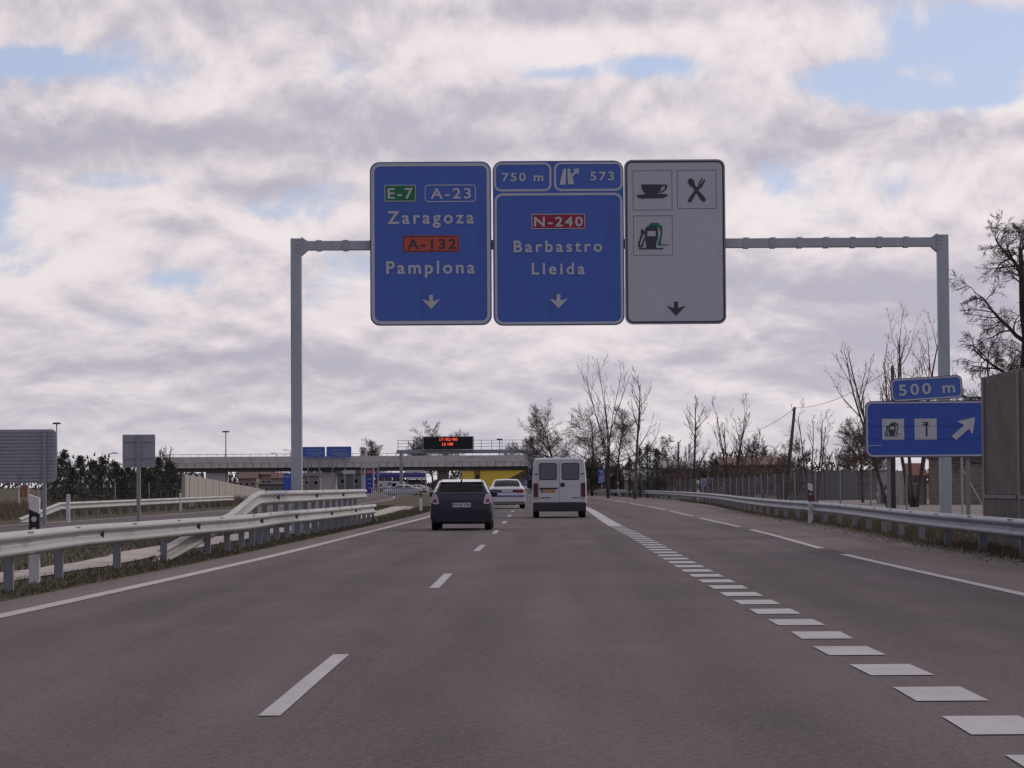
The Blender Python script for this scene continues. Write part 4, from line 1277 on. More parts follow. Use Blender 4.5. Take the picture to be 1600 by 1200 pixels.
def bare_tree(label, x, yy, h, style='round', seed=1, r0=None, lean=(0, 0), rmin=0.010, bark=None, twig=None, group=None, name='bare_tree', levels=4, spread=1.0, dens=1.0):
    q = random.Random(seed)
    S = STY[style]
    r0 = r0 or h * 0.017
    root = thing(name, label, 'shrub' if style == 'shrub' else 'tree', (x, yy, -0.02), 0, group)
    tr, cr = MB(), MB()

    def grow(p, d, L, r, lvl, out=None):
        ns = (9, 6, 4, 3, 2)[lvl]
        pts = [p.copy()]; rad = [r]; dirs = [d.copy()]
        for i in range(ns):
            d = d + Vector((q.gauss(0, 1), q.gauss(0, 1), q.gauss(0, .6))) * S['wob'] * (0.5 if lvl == 0 else 1) + Vector((0, 0, 1)) * S['up'][min(lvl, 3)]
            if out is not None and 3 <= i <= 5: d = d + out
            d.normalize()
            p = p + d * (L / ns)
            t = (i + 1) / ns
            pts.append(p.copy()); dirs.append(d.copy()); rad.append(max(rmin * 0.7, r * (1 - 0.80 * t)))
        (tr if lvl == 0 else cr).tube(pts, rad, (8, 5, 4, 3, 3)[lvl], cap=(lvl == 0))
        if lvl >= levels: return
        n = max(2, int(round(S['n'][min(lvl, 3)] * dens * (0.75 + 0.5 * q.random()))))
        t0 = S['t0'] if lvl == 0 else 0.18
        for k in range(n):
            t = t0 + (1 - t0) * (k + q.random() * 0.9) / n
            t = min(t, 0.99)
            i = min(int(t * ns), ns - 1); f_ = t * ns - i
            pp = pts[i].lerp(pts[i + 1], f_); dd = dirs[i + 1]
            a = R(S['ang'][min(lvl, 3)] * q.uniform(.7, 1.25)) * (1.0 if t < .9 else .6) * (spread if lvl == 0 else 1)
            nd = (dd * math.cos(a) + perp(dd, q) * math.sin(a)).normalized()
            if nd.z < -0.25 and style != 'oak': nd.z *= -0.4; nd.normalize()
            LL = L * S['rat'][min(lvl, 3)] * q.uniform(.65, 1.15) * ((1.15 - 0.62 * t) if lvl == 0 else (1.1 - .45 * t))
            rr = max(rmin * (1.0 if lvl < 2 else .75), min(rad[i] * 0.62, LL * (0.034 if style == 'oak' and lvl < 2 else 0.020)))
            grow(pp, nd, LL, rr, lvl + 1)

    for s in range(S['stems']):
        a = 2 * math.pi * s / S['stems'] + q.random()
        if S['stems'] == 1: d = Vector((lean[0], lean[1], 1))
        else: d = Vector((math.cos(a) * .20 * spread + lean[0], math.sin(a) * .20 * spread + lean[1], 1))
        b0 = Vector((math.cos(a) * .12, math.sin(a) * .12, 0)) if S['stems'] > 1 else Vector((0, 0, 0))
        out = None
        if style == 'fan':
            out = Vector((math.cos(a), math.sin(a), 0)) * .10 * spread * (1.5 if s % 2 else .8); b0 *= .5; d = Vector((lean[0], lean[1], 1))
        grow(b0, d.normalized(), h * (0.95 if S['stems'] > 1 else .92) * q.uniform(.82, 1.0), r0 * (0.7 if S['stems'] > 1 else 1), 0, out)
    tr.build('trunk', bark or BARK, root, True)
    cr.build('crown', twig or TWIG, root, True)
    return root


def conifer(label, x, yy, h, w, seed, group=None, n=2600, col=None):
    q = random.Random(seed)
    root = thing('conifer_tree', label, 'tree', (x, yy, -0.02), 0, group)
    tr = MB(); tr.tube([(0, 0, 0), (0, 0, h * .5), (q.gauss(0, .04), 0, h * .98)], [h * .02, h * .013, .008], 7); tr.build('trunk', BARK_DK, root, True)
    cr = MB()
    nb = int(46 + h * 9)
    for b_ in range(nb):
        t = (b_ + q.random()) / nb
        z = h * (0.05 + 0.95 * t ** 0.9)
        a = q.uniform(0, 6.283)
        L = w / 2 * ((1 - t) ** 0.75) * q.uniform(.65, 1.25) + .05
        d = Vector((math.cos(a), math.sin(a), q.uniform(.15, .55))).normalized()
        base = Vector((0, 0, z - L * .25))
        for _ in range(n // nb):
            s = q.random() ** .7
            p = base + d * (L * s) + Vector((q.gauss(0, 1), q.gauss(0, 1), q.gauss(0, 1))) * (.05 + .10 * L)
            if p.z < 0.05: continue
            u = (d + Vector((q.gauss(0, .5), q.gauss(0, .5), q.gauss(.2, .5)))).normalized()
            v = perp(u, q)
            e = q.uniform(.06, .15) * (.6 + .4 * w / 2)
            cr.add([p - v * e * .35, p + v * e * .35, p + u * e], [(0, 1, 2)])
    cr.build('crown', col or CONIF, root)
    return root


def X_at(px, Yd): return at(px, 757, Yd).x


def H_at(px, py, Yd): return at(px, py, Yd).z


def T(label, px, ptop, Yd, style, seed, **kw):
    return bare_tree(label, X_at(px, Yd), Yd, H_at(px, ptop, Yd), style, seed, **kw)


T('big gnarled bare tree rising behind the noise wall at the right edge', 1640, 285, 84, 'oak', 33, r0=.34, rmin=.0085, bark=BARK_DK, twig=BARK_DK, spread=1.0, dens=1.15)
T('finely twigged bare tree with a low crown behind the top of the noise wall', 1560, 500, 112, 'oak', 5, r0=.13, rmin=.008, bark=BARK_DK, twig=BARK_DK)
T('slender many-stemmed bare tree whose tips stand above the tilted distance plate', 1428, 500, 128, 'vase', 31, rmin=.009, twig=TWIG_RED, spread=1.2, dens=.7)
T('bare tree leaning left behind the upper left corner of the services sign', 1392, 528, 118, 'vase', 14, rmin=.009, twig=TWIG_RED, dens=.7, lean=(-.16, 0))
T('low spreading bare tree just left of the foot of the services sign', 1348, 645, 158, 'round', 4, rmin=.011, twig=TWIG_RED)
T('crooked bare tree to the right of the leaning utility pole', 1272, 640, 150, 'vase', 9, rmin=.011, dens=.65)
T('twin-stemmed bare tree above the fence, midway between poplar and leaning pole', 1142, 628, 190, 'vase', 17, rmin=.012, dens=.7)
T('thin pointed bare tree with fine upright twigs beyond the fence', 1085, 622, 200, 'poplar', 23, rmin=.011)
T('medium bare poplar with one trunk, second tallest behind the barrier', 992, 572, 212, 'poplar', 13, r0=.16, rmin=.013, dens=.75, lean=(.06, 0), bark=BARK_LT)
T('tallest bare poplar, several upright stems fanning out above the white van', 950, 535, 222, 'fan', 41, r0=.10, rmin=.012, bark=BARK, spread=1.0, dens=.55)
T('dense rounded dark bare tree left of the tall poplar, beside the bridge end', 868, 630, 300, 'round', 3, rmin=.011, twig=BARK_DK, bark=BARK_DK, spread=.9, dens=1.0)
T('dense bushy bare tree directly behind the stems of the tall poplar', 925, 628, 270, 'round', 7, rmin=.011, twig=BARK_DK, bark=BARK_DK, spread=1.1, dens=1.0)
T('dense bushy bare tree to the right behind the tall poplar', 962, 650, 262, 'round', 8, rmin=.011, twig=TWIG, bark=BARK_DK, dens=1.0)
for i, (px, top, Yd, st) in enumerate([(1040, 685, 330, 'round'), (1112, 694, 300, 'round'), (1170, 668, 250, 'vase'), (1188, 690, 310, 'round'), (1212, 694, 290, 'round'), (1300, 690, 240, 'vase'), (1325, 680, 220, 'round'), (1065, 690, 260, 'vase'), (1240, 690, 260, 'round'), (1360, 690, 250, 'round')]):
    T('small bare tree in the low line of trees beyond the fence', px, top, Yd, st, 100 + i, rmin=.017, group='low line of bare trees beyond the fence', twig=TWIG if i % 2 else TWIG_RED, levels=3 if i % 3 else 4)
for i, (px, top, Yd) in enumerate([(850, 716, 330), (880, 715, 310), (905, 712, 300), (930, 716, 295), (958, 718, 280), (840, 728, 300), (890, 728, 280), (915, 728, 270), (975, 722, 265)]):
    T('dark leafless thicket shrub at the foot of the dense trees behind the van', px, top, Yd, 'shrub', 200 + i, rmin=.020, group='thicket behind the white van', name='bare_shrub', twig=BARK_DK, spread=1.6, dens=1.1)
for i, (px, top, Yd) in enumerate([(1045, 722, 225), (1070, 716, 215), (1100, 722, 205), (1125, 726, 200), (1150, 716, 190), (1172, 724, 186), (1195, 728, 180), (1218, 716, 190), (1020, 736, 230), (1238, 728, 170)]):
    T('reddish brown leafless shrub growing along the wire fence', px, top, Yd, 'shrub', 300 + i, rmin=.016, group='shrubs along the wire fence', name='bare_shrub', twig=TWIG_RED, spread=1.7, dens=1.1)
for i, (px, top, Yd, w) in enumerate([(1000, 700, 232, 1.7), (1012, 696, 228, 1.8), (1027, 702, 224, 1.6), (984, 716, 236, 1.5)]):
    conifer('dark evergreen in the tight clump at the foot of the second poplar', X_at(px, Yd), Yd, H_at(px, top, Yd), w, 50 + i, group='evergreen clump by the poplar', n=2600)
conifer('narrow dark evergreen spire beyond the fence, right of the low pink house', X_at(1114, 205), 205, H_at(1114, 708, 205), 1.1, 61, n=1500)
for i, (px, top, Yd, w) in enumerate([(100, 704, 160, 2.2), (126, 713, 166, 2.2), (146, 721, 170, 2.4), (160, 714, 164, 2.1), (180, 722, 175, 2.6), (203, 722, 170, 2.4), (225, 724, 168, 2.5), (247, 716, 172, 2.2), (266, 722, 176, 2.2), (113, 732, 158, 2.2), (236, 734, 160, 2.2), (190, 736, 160, 2.4), (84, 728, 165, 2.0)]):
    conifer('dark cypress in the dense row across the slip road', X_at(px, Yd), Yd, H_at(px, top, Yd), w, 70 + i, group='cypress row across the slip road', n=2600)
T('thin bare tree poking out of the right end of the cypress row', 250, 692, 178, 'vase', 91, rmin=.011, twig=BARK_DK)
T('wispy bare tree in front of the left end of the bridge', 276, 706, 174, 'round', 92, rmin=.010, twig=BARK_DK)
for i, (px, top, Yd, lab) in enumerate([(676, 664, 720, 'wide bare tree behind the left half of the dark message board'), (700, 672, 730, 'bare tree rising just behind the dark message board'), (652, 682, 730, 'low bare tree behind the railing left of the message board'), (800, 682, 720, 'bare tree behind the right part of the message gantry railing'),
                                        (822, 680, 700, 'bare tree behind the right end of the message gantry'), (596, 694, 760, 'bare tree behind the bridge right of the lorry'), (576, 700, 760, 'low bare tree behind the bridge beside the lorry')]):
    T(lab, px, top, Yd, 'round', 400 + i, rmin=.035, levels=3, dens=1.35)
# far woods that close the horizon, one mass
q = random.Random(77); fw = MB()
for _ in range(30000):
    x = q.uniform(-620, 620); yy = q.uniform(1150, 1300)
    hh = 9 + 4 * math.sin(x * .021) + 3 * math.sin(x * .057 + 1) + 2.5 * math.sin(x * .19)
    z = hh * q.random() ** .8 * q.uniform(.6, 1.1)
    a = q.uniform(0, 6.28); s = q.uniform(.5, 1.6)
    fw.add([(x - s * .4, yy, z), (x + s * .4, yy + .3, z), (x + q.uniform(-.5, .5), yy, z + s * 1.4)], [(0, 1, 2)])
fo = fw.build('far_woods', mat('far_wood', (0.09, 0.075, 0.07), 0.95, .3, .05, 1)); fo['kind'] = 'stuff'

# ------------------------------------------------------------------ bridge
BY = 600.0
br = thing('road_bridge', 'long pale concrete road bridge crossing the background', 'bridge', (X_at(560, BY), BY, 0))
ox = br.location.x
xl, xr = X_at(258, BY) - ox, X_at(846, BY) - ox
zt = H_at(560, 712.5, BY); zf = H_at(560, 730, BY); zs = H_at(560, 736, BY)
mb = MB(); mb.prism([(xl, zf), (xr, zf), (xr, zt), (xl, zt)], -0.15, 0.15); mb.build('fascia', BRIDGE, br)
mb = MB(); mb.box(xl, xr, 0.152, 11, zf + .3, zt - 1.0); mb.build('deck', BRIDGE, br)
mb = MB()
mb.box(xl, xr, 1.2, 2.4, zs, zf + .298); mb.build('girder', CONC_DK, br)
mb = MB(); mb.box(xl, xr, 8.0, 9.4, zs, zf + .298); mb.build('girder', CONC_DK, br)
jm = MB(); x = xl + 1
while x < xr:
    jm.box(x - .07, x + .07, -0.17, -0.148, zf, zf + (zt - zf) * .42); x += 1.96
jm.build('joint_line', CONC_DK, br)
lm_ = MB(); lm_.box(xl, xr, -0.20, -0.151, zf + (zt - zf) * .44, zf + (zt - zf) * .50); lm_.build('string_course', BRIDGE, br)
rl = MB()
rl.box(xl, xr, .0, .1, zt + .52, zt + .62)
x = xl
while x < xr: rl.box(x - .04, x + .04, 0, .1, zt, zt + .52); x += 2.0
rl.build('railing', GALV, br)
for px, w in ((335, 4.6), (512, 3.2), (690, 2.2)):
    x = X_at(px, BY) - ox; mb = MB()
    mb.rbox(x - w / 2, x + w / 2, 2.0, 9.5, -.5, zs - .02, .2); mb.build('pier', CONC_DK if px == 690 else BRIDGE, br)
mb = MB(); x0 = X_at(838, BY) - ox; mb.rbox(x0, x0 + 6, -.6, 11, -.5, zs - .02, .1); mb.build('abutment', CONC, br)
# embankment that carries the road off the bridge
em = MB()
a0 = X_at(762, BY); a1 = X_at(850, BY)
pf = [(a0, 0), (a1, zt - 1.2), (a1 + 5, zt - 1.4), (a1 + 22, -.1)]
em.prism([(a - 0, b_) for a, b_ in pf], BY + 0.6, BY + 12)
vs = [(a0, BY + .6, 0), (a1, BY + .6, zt - 1.2), (a1 + 5, BY + .6, zt - 1.4), (a1 + 5, BY - 10, -.1), (a1 - 2, BY - 10, -.1)]
em.add(vs, [(0, 4, 1), (1, 4, 3, 2)])
struct(em.build('embankment', SOIL))
# tall lamps
def high_mast(label, px, ptop, Yd, rr):
    t = thing('floodlight_mast', label, 'lamp post', (X_at(px, Yd), Yd, 0)); h = H_at(px, ptop, Yd)
    mb = MB(); mb.tube([(0, 0, 0), (0, 0, h)], [.26, .13], 8); mb.build('mast', GALV, t, True)
    mb = MB(); mb.tube([(0, 0, h - .25), (0, 0, h + .1)], [rr * .5, rr * .45], 12); mb.build('ring', GALV, t)
    for k in range(8):
        a = 2 * math.pi * k / 8; mb = MB()
        mb.rbox(-.3, .3, -.22, .22, -.14, .14, .05, Matrix.Translation((math.cos(a) * rr, math.sin(a) * rr, h - .05)) @ Matrix.Rotation(a, 4, 'Z') @ Matrix.Rotation(.3, 4, 'Y')); mb.build('lamp_head', SIGNRIM, t)


high_mast('tall floodlight mast rising above the left part of the bridge', 353, 674, 640, .62)
high_mast('tall floodlight mast beside the large ribbed sign back', 88.5, 661, 560, .62)
high_mast('tall floodlight mast behind the railing of the message gantry', 781, 686, 760, .62)
def street_lamp(label, px, ptop, Yd, arm):
    t = thing('street_lamp', label, 'street lamp', (X_at(px, Yd), Yd, 0)); h = H_at(px, ptop, Yd)
    mb = MB(); mb.tube([(0, 0, 0), (0, 0, h - .4), (arm * .3, 0, h - .05), (arm, 0, h)], [.13, .09, .07, .06], 6); mb.build('pole', GALV, t, True)
    mb = MB(); mb.rbox(arm - .45, arm + .45, -.16, .16, h - .08, h + .1, .05); mb.build('lamp_head', SIGNRIM, t)


street_lamp('slim street lamp above the cypress row', 170, 708, 420, 1.0)
street_lamp('slim street lamp on the bridge skyline, right of the floodlight mast', 433, 708, 640, -1.2)
street_lamp('slim street lamp on the bridge skyline, next to the gantry column', 454, 703, 640, -1.4)
# signs and lorry on the bridge
for (a, b_, t_, lab) in ((473, 508.5, 698.3, 'faraway blue direction board above the bridge, nearer the grey gantry column'), (510.5, 549.5, 697.8, 'faraway blue direction board above the bridge, right of its twin')):
    f = Face('direction_board', lab, (a + b_) / 2, 706, BY, -1.2)
    mb = MB(); mb.prism(f.rect(a, t_, b_, 714.5, 1.5), 0, .12); mb.build('panel', BLUE, f.root)
    f.frame('border', SIGNW, a, t_, b_, 714.5, 1.5, .28, -.02)
    mb = MB(); q = random.Random(int(a))
    for row, (u0, u1) in ((703, (.2, .8)), (707.5, (.15, .9)), (710.5, (.3, .8))):
        x = a + (b_ - a) * u0
        while x < a + (b_ - a) * u1:
            w = q.uniform(.8, 2.6); f.poly(mb, [(x, row), (x + w, row), (x + w, row + .9), (x, row + .9)], -.03); x += w + .7
    mb.build('lettering', SIGNW, f.root)
    mb = MB(); z0 = -f.base.z
    for fx in (.25, .75):
        x = f.p(a + (b_ - a) * fx, 0)[0]; mb = MB(); mb.box(x - .12, x + .12, .125, .35, z0, f.p(0, t_ + 1)[1]); mb.build('post', GALV, f.root)
t = thing('lorry', 'pale lorry seen from behind driving over the bridge', 'lorry', (X_at(566, BY), BY + 4, zt - 1.0))
mb = MB(); mb.rbox(-.62, .62, 0, 5, .6, 3.05, .05); mb.build('cargo_box', mat('lorry_grey', (.25, .25, .25), .6), t)
mb = MB(); mb.rbox(-.25, .25, -.05, .02, 1.7, 2.2, .02); mb.build('rear_vent', BLACK, t)
mb = MB(); mb.rbox(-.6, .6, .0, 7, .35, .58, .03); mb.build('chassis', BUMPER, t)
mb = MB(); mb.rbox(-.6, .6, 5.2, 7, .6, 2.4, .15); mb.build('cab', mat('lorry_grey', (.25, .25, .25)), t)
for s in (-1, 1):
    for yy in (1.0, 6.0): wheel(t, s * .5, yy, .45, .25)

# ------------------------------------------------------------------ message board gantry
VY = 350.0
vx0, vx1 = X_at(627, VY), X_at(828, VY)
vg = thing('message_gantry', 'light grey gantry with a railed walkway over the road ahead', 'gantry', ((vx0 + vx1) / 2, VY, 0))
vo = (vx0 + vx1) / 2
zb0, zb1 = H_at(727, 708.5, VY), H_at(727, 702.5, VY)
for x in (vx0 - vo, vx1 - vo):
    mb = MB(); mb.rbox(x - .22, x + .22, -.25, .25, -.3, zb1 - .01, .03); mb.build('column', GALV, vg)
mb = MB(); mb.rbox(vx0 - vo - .6, vx1 - vo + .3, -.3, .3, zb0, zb1, .04); mb.build('beam', GALV, vg)
rm = MB(); zr = H_at(727, 688, VY)
for k in range(3): rm.box(vx0 - vo - .5, vx1 - vo + .2, -.32, -.28, zb1 + (zr - zb1) * (k + 1) / 3 - .03, zb1 + (zr - zb1) * (k + 1) / 3 + .03)
x = vx0 - vo - .4
while x < vx1 - vo + .3: rm.box(x - .035, x + .035, -.325, -.275, zb1 - .05, zr); x += 1.42
rm.build('railing', GALV, vg)
vf = Face('message_board', 'black electronic message board lit with a red date and time', 700, 692, VY, -.9, cat='message board')
mb = MB(); mb.prism(vf.rect(661.5, 682, 740.5, 702.5, .4), 0, .55); mb.build('case', SIGNBACK, vf.root)
mb = MB(); mb.prism(vf.rect(662.3, 682.8, 738.5, 702, .3), -.02, -.002); mb.build('screen', mat('matt_black', (.012, .014, .016), .7), vf.root)
FONT = {'0': '0E11131519110E', '1': '040C040404040E', '2': '0E11010204081F', '6': '0608101E11110E', '7': '1F010204080808', '/': '00010204081000', ':': '00040400040400'}
LED = emit('led_red', (1.0, .10, .04), 2.6)


def led_text(txt, x0, y0, pitch):
    mb = MB(); x = x0
    for ch in txt:
        bits = FONT[ch]
        for r_ in range(7):
            row = int(bits[2 * r_:2 * r_ + 2], 16)
            for c_ in range(5):
                if row >> (4 - c_) & 1: vf.poly(mb, disc(x + c_ * pitch, y0 + r_ * pitch, pitch * .46, None, 8), -.03)
        x += pitch * 6
    mb.build('led_line', LED, vf.root)


led_text('17/02/06', 686.5, 684.8, .61)
led_text('16:00', 690.6, 692.2, .61)


# ------------------------------------------------------------------ small signs ahead
def countdown(label, px, y0, y1, w, Yd):
    f = Face('countdown_sign', label, px, (y0 + y1) / 2, Yd, 0)
    mb = MB(); mb.prism(f.rect(px - w / 2, y0, px + w / 2, y1, .6), 0, .05); mb.build('panel', BLUE_LO, f.root)
    h = y1 - y0
    for k in range(3):
        yy = y0 + h * (.52 + .17 * k); mb = MB()
        f.poly(mb, [(px - w * .42, yy + h * .03), (px + w * .42, yy - h * .13), (px + w * .42, yy - h * .045), (px - w * .42, yy + h * .115)], -.02); mb.build('stripe', SIGNW, f.root)
    mb = MB(); f.poly(mb, [(px - w * .35, y0 + h * .12), (px + w * .3, y0 + h * .12), (px + w * .3, y0 + h * .2), (px - w * .35, y0 + h * .2)], -.02); f.poly(mb, [(px - w * .2, y0 + h * .26), (px + w * .3, y0 + h * .26), (px + w * .3, y0 + h * .32), (px - w * .2, y0 + h * .32)], -.02)
    mb.build('lettering', SIGNW, f.root)
    mb = MB(); mb.box(-.05, .05, .052, .15, -f.base.z - .02, f.p(0, y0)[1] * .9); mb.build('post', GALV, f.root)


countdown('blue countdown sign with three white stripes right of the white van', 940, 733, 755, 10.5, 262)
countdown('blue countdown sign with three stripes at the foot of the message gantry', 822, 744.5, 757.5, 8, 345)
f = Face('small_plate', 'tiny blue and white plate standing above the right barrier', 1099, 753, 178, 0)
mb = MB(); mb.prism(f.rect(1096, 747.5, 1102.5, 759, .5), 0, .03); mb.build('panel', SIGNW, f.root)
f.plate('face', BLUE_LO, 1096.9, 748.6, 1101.6, 758, .3, -.004)
mb = MB(); f.poly(mb, [(1098, 750), (1100.6, 750), (1100.6, 751), (1098, 751)], -.01); f.poly(mb, [(1098, 753), (1100.6, 753), (1100.6, 754), (1098, 754)], -.01); mb.build('lettering', SIGNW, f.root)
mb = MB(); mb.box(-.03, .03, .032, .08, -f.base.z, 0); mb.build('post', GALV, f.root)

# ------------------------------------------------------------------ ribbed wall across the slip road
w0, w1 = Vector((X_at(287, 152), 152, 0)), Vector((X_at(412, 268), 268, 0))
rw = thing('ribbed_wall', 'beige ribbed concrete wall across the slip road, lower at its far end', 'wall', w0)
zA, zB = H_at(287, 741, 152), H_at(412, 765, 268)
npan = 30
for i in range(npan):
    a = (w1 - w0) * (i / npan); b_ = (w1 - w0) * ((i + 1) / npan - .012 / npan * 6)
    d = (w1 - w0).normalized(); nrm = Vector((d.y, -d.x, 0)) * .09
    za = zA + (zB - zA) * i / npan; zb_ = zA + (zB - zA) * (i + 1) / npan
    mb = MB()
    vs = [a + nrm, b_ + nrm, b_ - nrm, a - nrm]
    o_ = nrm * (.12 if i % 2 else 0)
    vs = [v + o_ for v in vs]
    mb.add([v + Vector((0, 0, -.1)) for v in vs] + [vs[0] + Vector((0, 0, za)), vs[1] + Vector((0, 0, zb_)), vs[2] + Vector((0, 0, zb_)), vs[3] + Vector((0, 0, za))], [(0, 3, 2, 1), (4, 5, 6, 7), (0, 1, 5, 4), (1, 2, 6, 5), (2, 3, 7, 6), (3, 0, 4, 7)])
    mb.build('panel', PANEL, rw)

# ------------------------------------------------------------------ fences
def fence(label, pts, h, step, m, mesh=True, name='wire_fence', pr=.03):
    root = thing(name, label, 'fence', (pts[0][0], pts[0][1], 0)); o0 = Vector((pts[0][0], pts[0][1], 0))
    P = [Vector((a, b_, 0)) - o0 for a, b_ in pts]
    p0 = None; wm = MB(); posts = []
    for i in range(len(P) - 1):
        L = (P[i + 1] - P[i]).length; n = max(1, int(L / step))
        for k in range(n): posts.append(P[i].lerp(P[i + 1], k / n))
    posts.append(P[-1])
    for p in posts:
        if p0 is None:
            mb = MB(); mb.tube([(0, 0, -.05), (0, 0, h)], pr, 6); mb.tube([(0, 0, h), (0, 0, h + .02)], pr * 1.3, 6); p0 = mb.build('post', m, root)
        else:
            c = p0.copy(); C.objects.link(c); c.parent = root; c.location = p
    for z in [h * (.05 + .9 * k / 6) for k in range(7)]:
        wm.tube([p + Vector((0, 0, z)) for p in posts], .002, 3, False)
    for i in range(len(posts) - 1):
        if not mesh: break
        n = int((posts[i + 1] - posts[i]).length / .22)
        for k in range(1, n):
            p = posts[i].lerp(posts[i + 1], k / n); wm.tube([p + Vector((0, 0, h * .05)), p + Vector((0, 0, h * .95))], .002, 3, False)
    wm.build('wire_mesh', POSTM, root)
    return root


FX = lambda yy: REDGE(yy) + 1.9 + 1.9 * max(0.0, min(1.0, (105 - yy) / 35))
fpts = [(FX(yy), yy) for yy in range(56, 262, 6)]
fence('long wire mesh fence on grey posts behind the right barrier', fpts, 1.65, 5.3, POSTM, pr=.028)
fence('low wire fence on pale posts in front of the cypress row', [(X_at(60, 150), 150), (X_at(180, 152), 152), (X_at(284, 158), 158)], 1.5, 2.4, GALV_LT, pr=.03)
# brace of the gate post near the noise wall
p = X_at(1503, 66); t = thing('braced_fence_post', 'thin pale fence post with a slanting brace beside the noise wall', 'post', (p, 66, 0))
mb = MB(); mb.tube([(0, 0, -.05), (0, 0, 2.1)], .028, 8); mb.build('post', GALV_LT, t)
mb = MB(); mb.tube([(.06, 0, 1.5), (.62, -.0, .45), (1.0, 0, -.02)], .018, 6); mb.build('brace', GALV_LT, t)

# ------------------------------------------------------------------ utility poles and cable
def pole(label, x, yy, h, lean=0.0, r=.11):
    t = thing('utility_pole', label, 'utility pole', (x, yy, 0))
    mb = MB(); mb.tube([(0, 0, -.1), (lean * .5, 0, h * .5), (lean, 0, h)], [r, r * .85, r * .65], 8); mb.build('shaft', WOODP, t, True)
    mb = MB(); mb.tube([(lean - .02, 0, h - .25), (lean - .02, -.12, h - .2)], .02, 6); mb.tube([(lean - .02, -.12, h - .22), (lean - .02, -.12, h - .06)], .035, 8); mb.build('insulator', BLACK, t)
    return Vector((x + lean - .02, yy - .12, h - .06))


YA = 160
xa = X_at(1227, YA); ha = H_at(1243, 636, YA); A = pole('leaning wooden pole carrying a cable over the fence', xa, YA, ha, X_at(1243, YA) - xa, .13)
xb = X_at(1396, 112); B_ = pole('upright wooden pole whose top shows left of the tilted distance plate', xb, 112, H_at(1396, 572, 112), .02, .11)
xc = X_at(1060, 240); pole('short dark pole rising beside the low pink house', xc, 240, H_at(1060, 690, 240), .02, .10)
Cc = at(1166, 675, 235)
t = thing('overhead_cable', 'thin overhead cable sagging between the two wooden poles', 'cable', (A.x, A.y, A.z))
cm = MB(); pts = []
for (a, b_, sag) in ((Cc, A, .35), (A, B_, .45)):
    for k in range(13):
        u = k / 12; v = a.lerp(b_, u); v.z -= sag * 4 * u * (1 - u); pts.append(v - A)
E_ = at(1500, 598, 80) - A
for k in range(1, 9): u = k / 8; v = (B_ - A).lerp(E_, u); v.z -= .2 * 4 * u * (1 - u); pts.append(v)
cm.tube(pts, .014, 4); cm.build('wire', BLACK, t)


# ------------------------------------------------------------------ buildings
def house(label, px0, px1, peave, pridge, Yd, depth, wallm, roofm, wins=2, cat='house', name='house', group=None, flat=False, door=False):
    xa_, xb_ = X_at(px0, Yd), X_at(px1, Yd); xm = (xa_ + xb_) / 2; w = (xb_ - xa_) / 2
    he = H_at((px0 + px1) / 2, peave, Yd); hr = H_at((px0 + px1) / 2, pridge, Yd)
    t = thing(name, label, cat, (xm, Yd, 0), 0, group)
    mb = MB(); mb.box(-w, w, 0, depth, -.2, he); mb.build('wall', wallm, t)
    mb = MB(); e_ = .35
    if flat: mb.rbox(-w - e_, w + e_, -e_, depth + e_, he + .002, max(hr, he + .2), .04)
    else:
        vs = [(-w - e_, -e_, he - .02), (w + e_, -e_, he - .02), (w + e_, depth + e_, he - .02), (-w - e_, depth + e_, he - .02), (-w - e_, depth / 2, hr), (w + e_, depth / 2, hr)]
        vs += [(v[0], v[1], v[2] + .16) for v in vs]
        mb.add(vs, [(6, 7, 11, 10), (8, 9, 10, 11), (0, 4, 5, 1), (2, 5, 4, 3), (0, 1, 7, 6), (2, 3, 9, 8), (0, 6, 10, 4), (4, 10, 9, 3), (1, 5, 11, 7), (5, 2, 8, 11)])
        g_ = MB(); 
        for s in (-w, w): g_.add([(s, 0, he - .03), (s, depth, he - .03), (s, depth / 2, hr - .03)], [(0, 1, 2)])
        mb.add(g_.v, g_.f)
    mb.build('roof', roofm, t)
    for k in range(wins):
        x = -w + 2 * w * (k + .5) / wins; s = min(.55, w / max(1, wins) * .45); zc_ = he * .55
        mb = MB(); mb.ring([(x - s - .08, zc_ - s - .08), (x + s + .08, zc_ - s - .08), (x + s + .08, zc_ + s + .08), (x - s - .08, zc_ + s + .08)], [(x - s, zc_ - s), (x + s, zc_ - s), (x + s, zc_ + s), (x - s, zc_ + s)], -.07, -.002)
        wf = mb.build('window', SIGNW, t)
        mb = MB(); mb.box(x - s, x + s, -.03, -.004, zc_ - s, zc_ + s); mb.build('pane', GLASS, wf)
    return t


# right side
house('low house with a pale hipped roof in front of the evergreen clump', 982, 1036, 752, 737, 252, 9, PLASTER, ROOFG, 2)
house('pink plastered house with a white eave right of the evergreens', 1036, 1092, 733, 722, 246, 8, PLASTERP, ROOFG, 2)
house('long low brown house with a dark roof behind the fence shrubs', 1130, 1236, 728, 716, 262, 10, PLASTERP, ROOFT, 4)
gw = thing('block_wall', 'long dark grey block wall between the leaning pole and the gate pillar', 'wall', (X_at(1308, 182), 182, 0))
hw_ = H_at(1300, 735, 182); x0 = X_at(1238, 182) - gw.location.x; x1 = X_at(1373, 182) - gw.location.x
n = 5
for i in range(n):
    a = x0 + (x1 - x0) * i / n; b_ = x0 + (x1 - x0) * (i + 1) / n
    mb = MB(); mb.box(a + .16, b_ - .16, -.1, .1, -.2, hw_ - .04 * (i % 2)); mb.build('panel', BLOCKW, gw)
    mb = MB(); mb.rbox(a - .15, a + .15, -.15, .15, -.2, hw_ + .08, .02); mb.build('pier', BLOCKW, gw)
t = thing('gate_pillar', 'stout concrete gate pillar left of the tiled shed', 'pillar', (X_at(1382, 150), 150, 0))
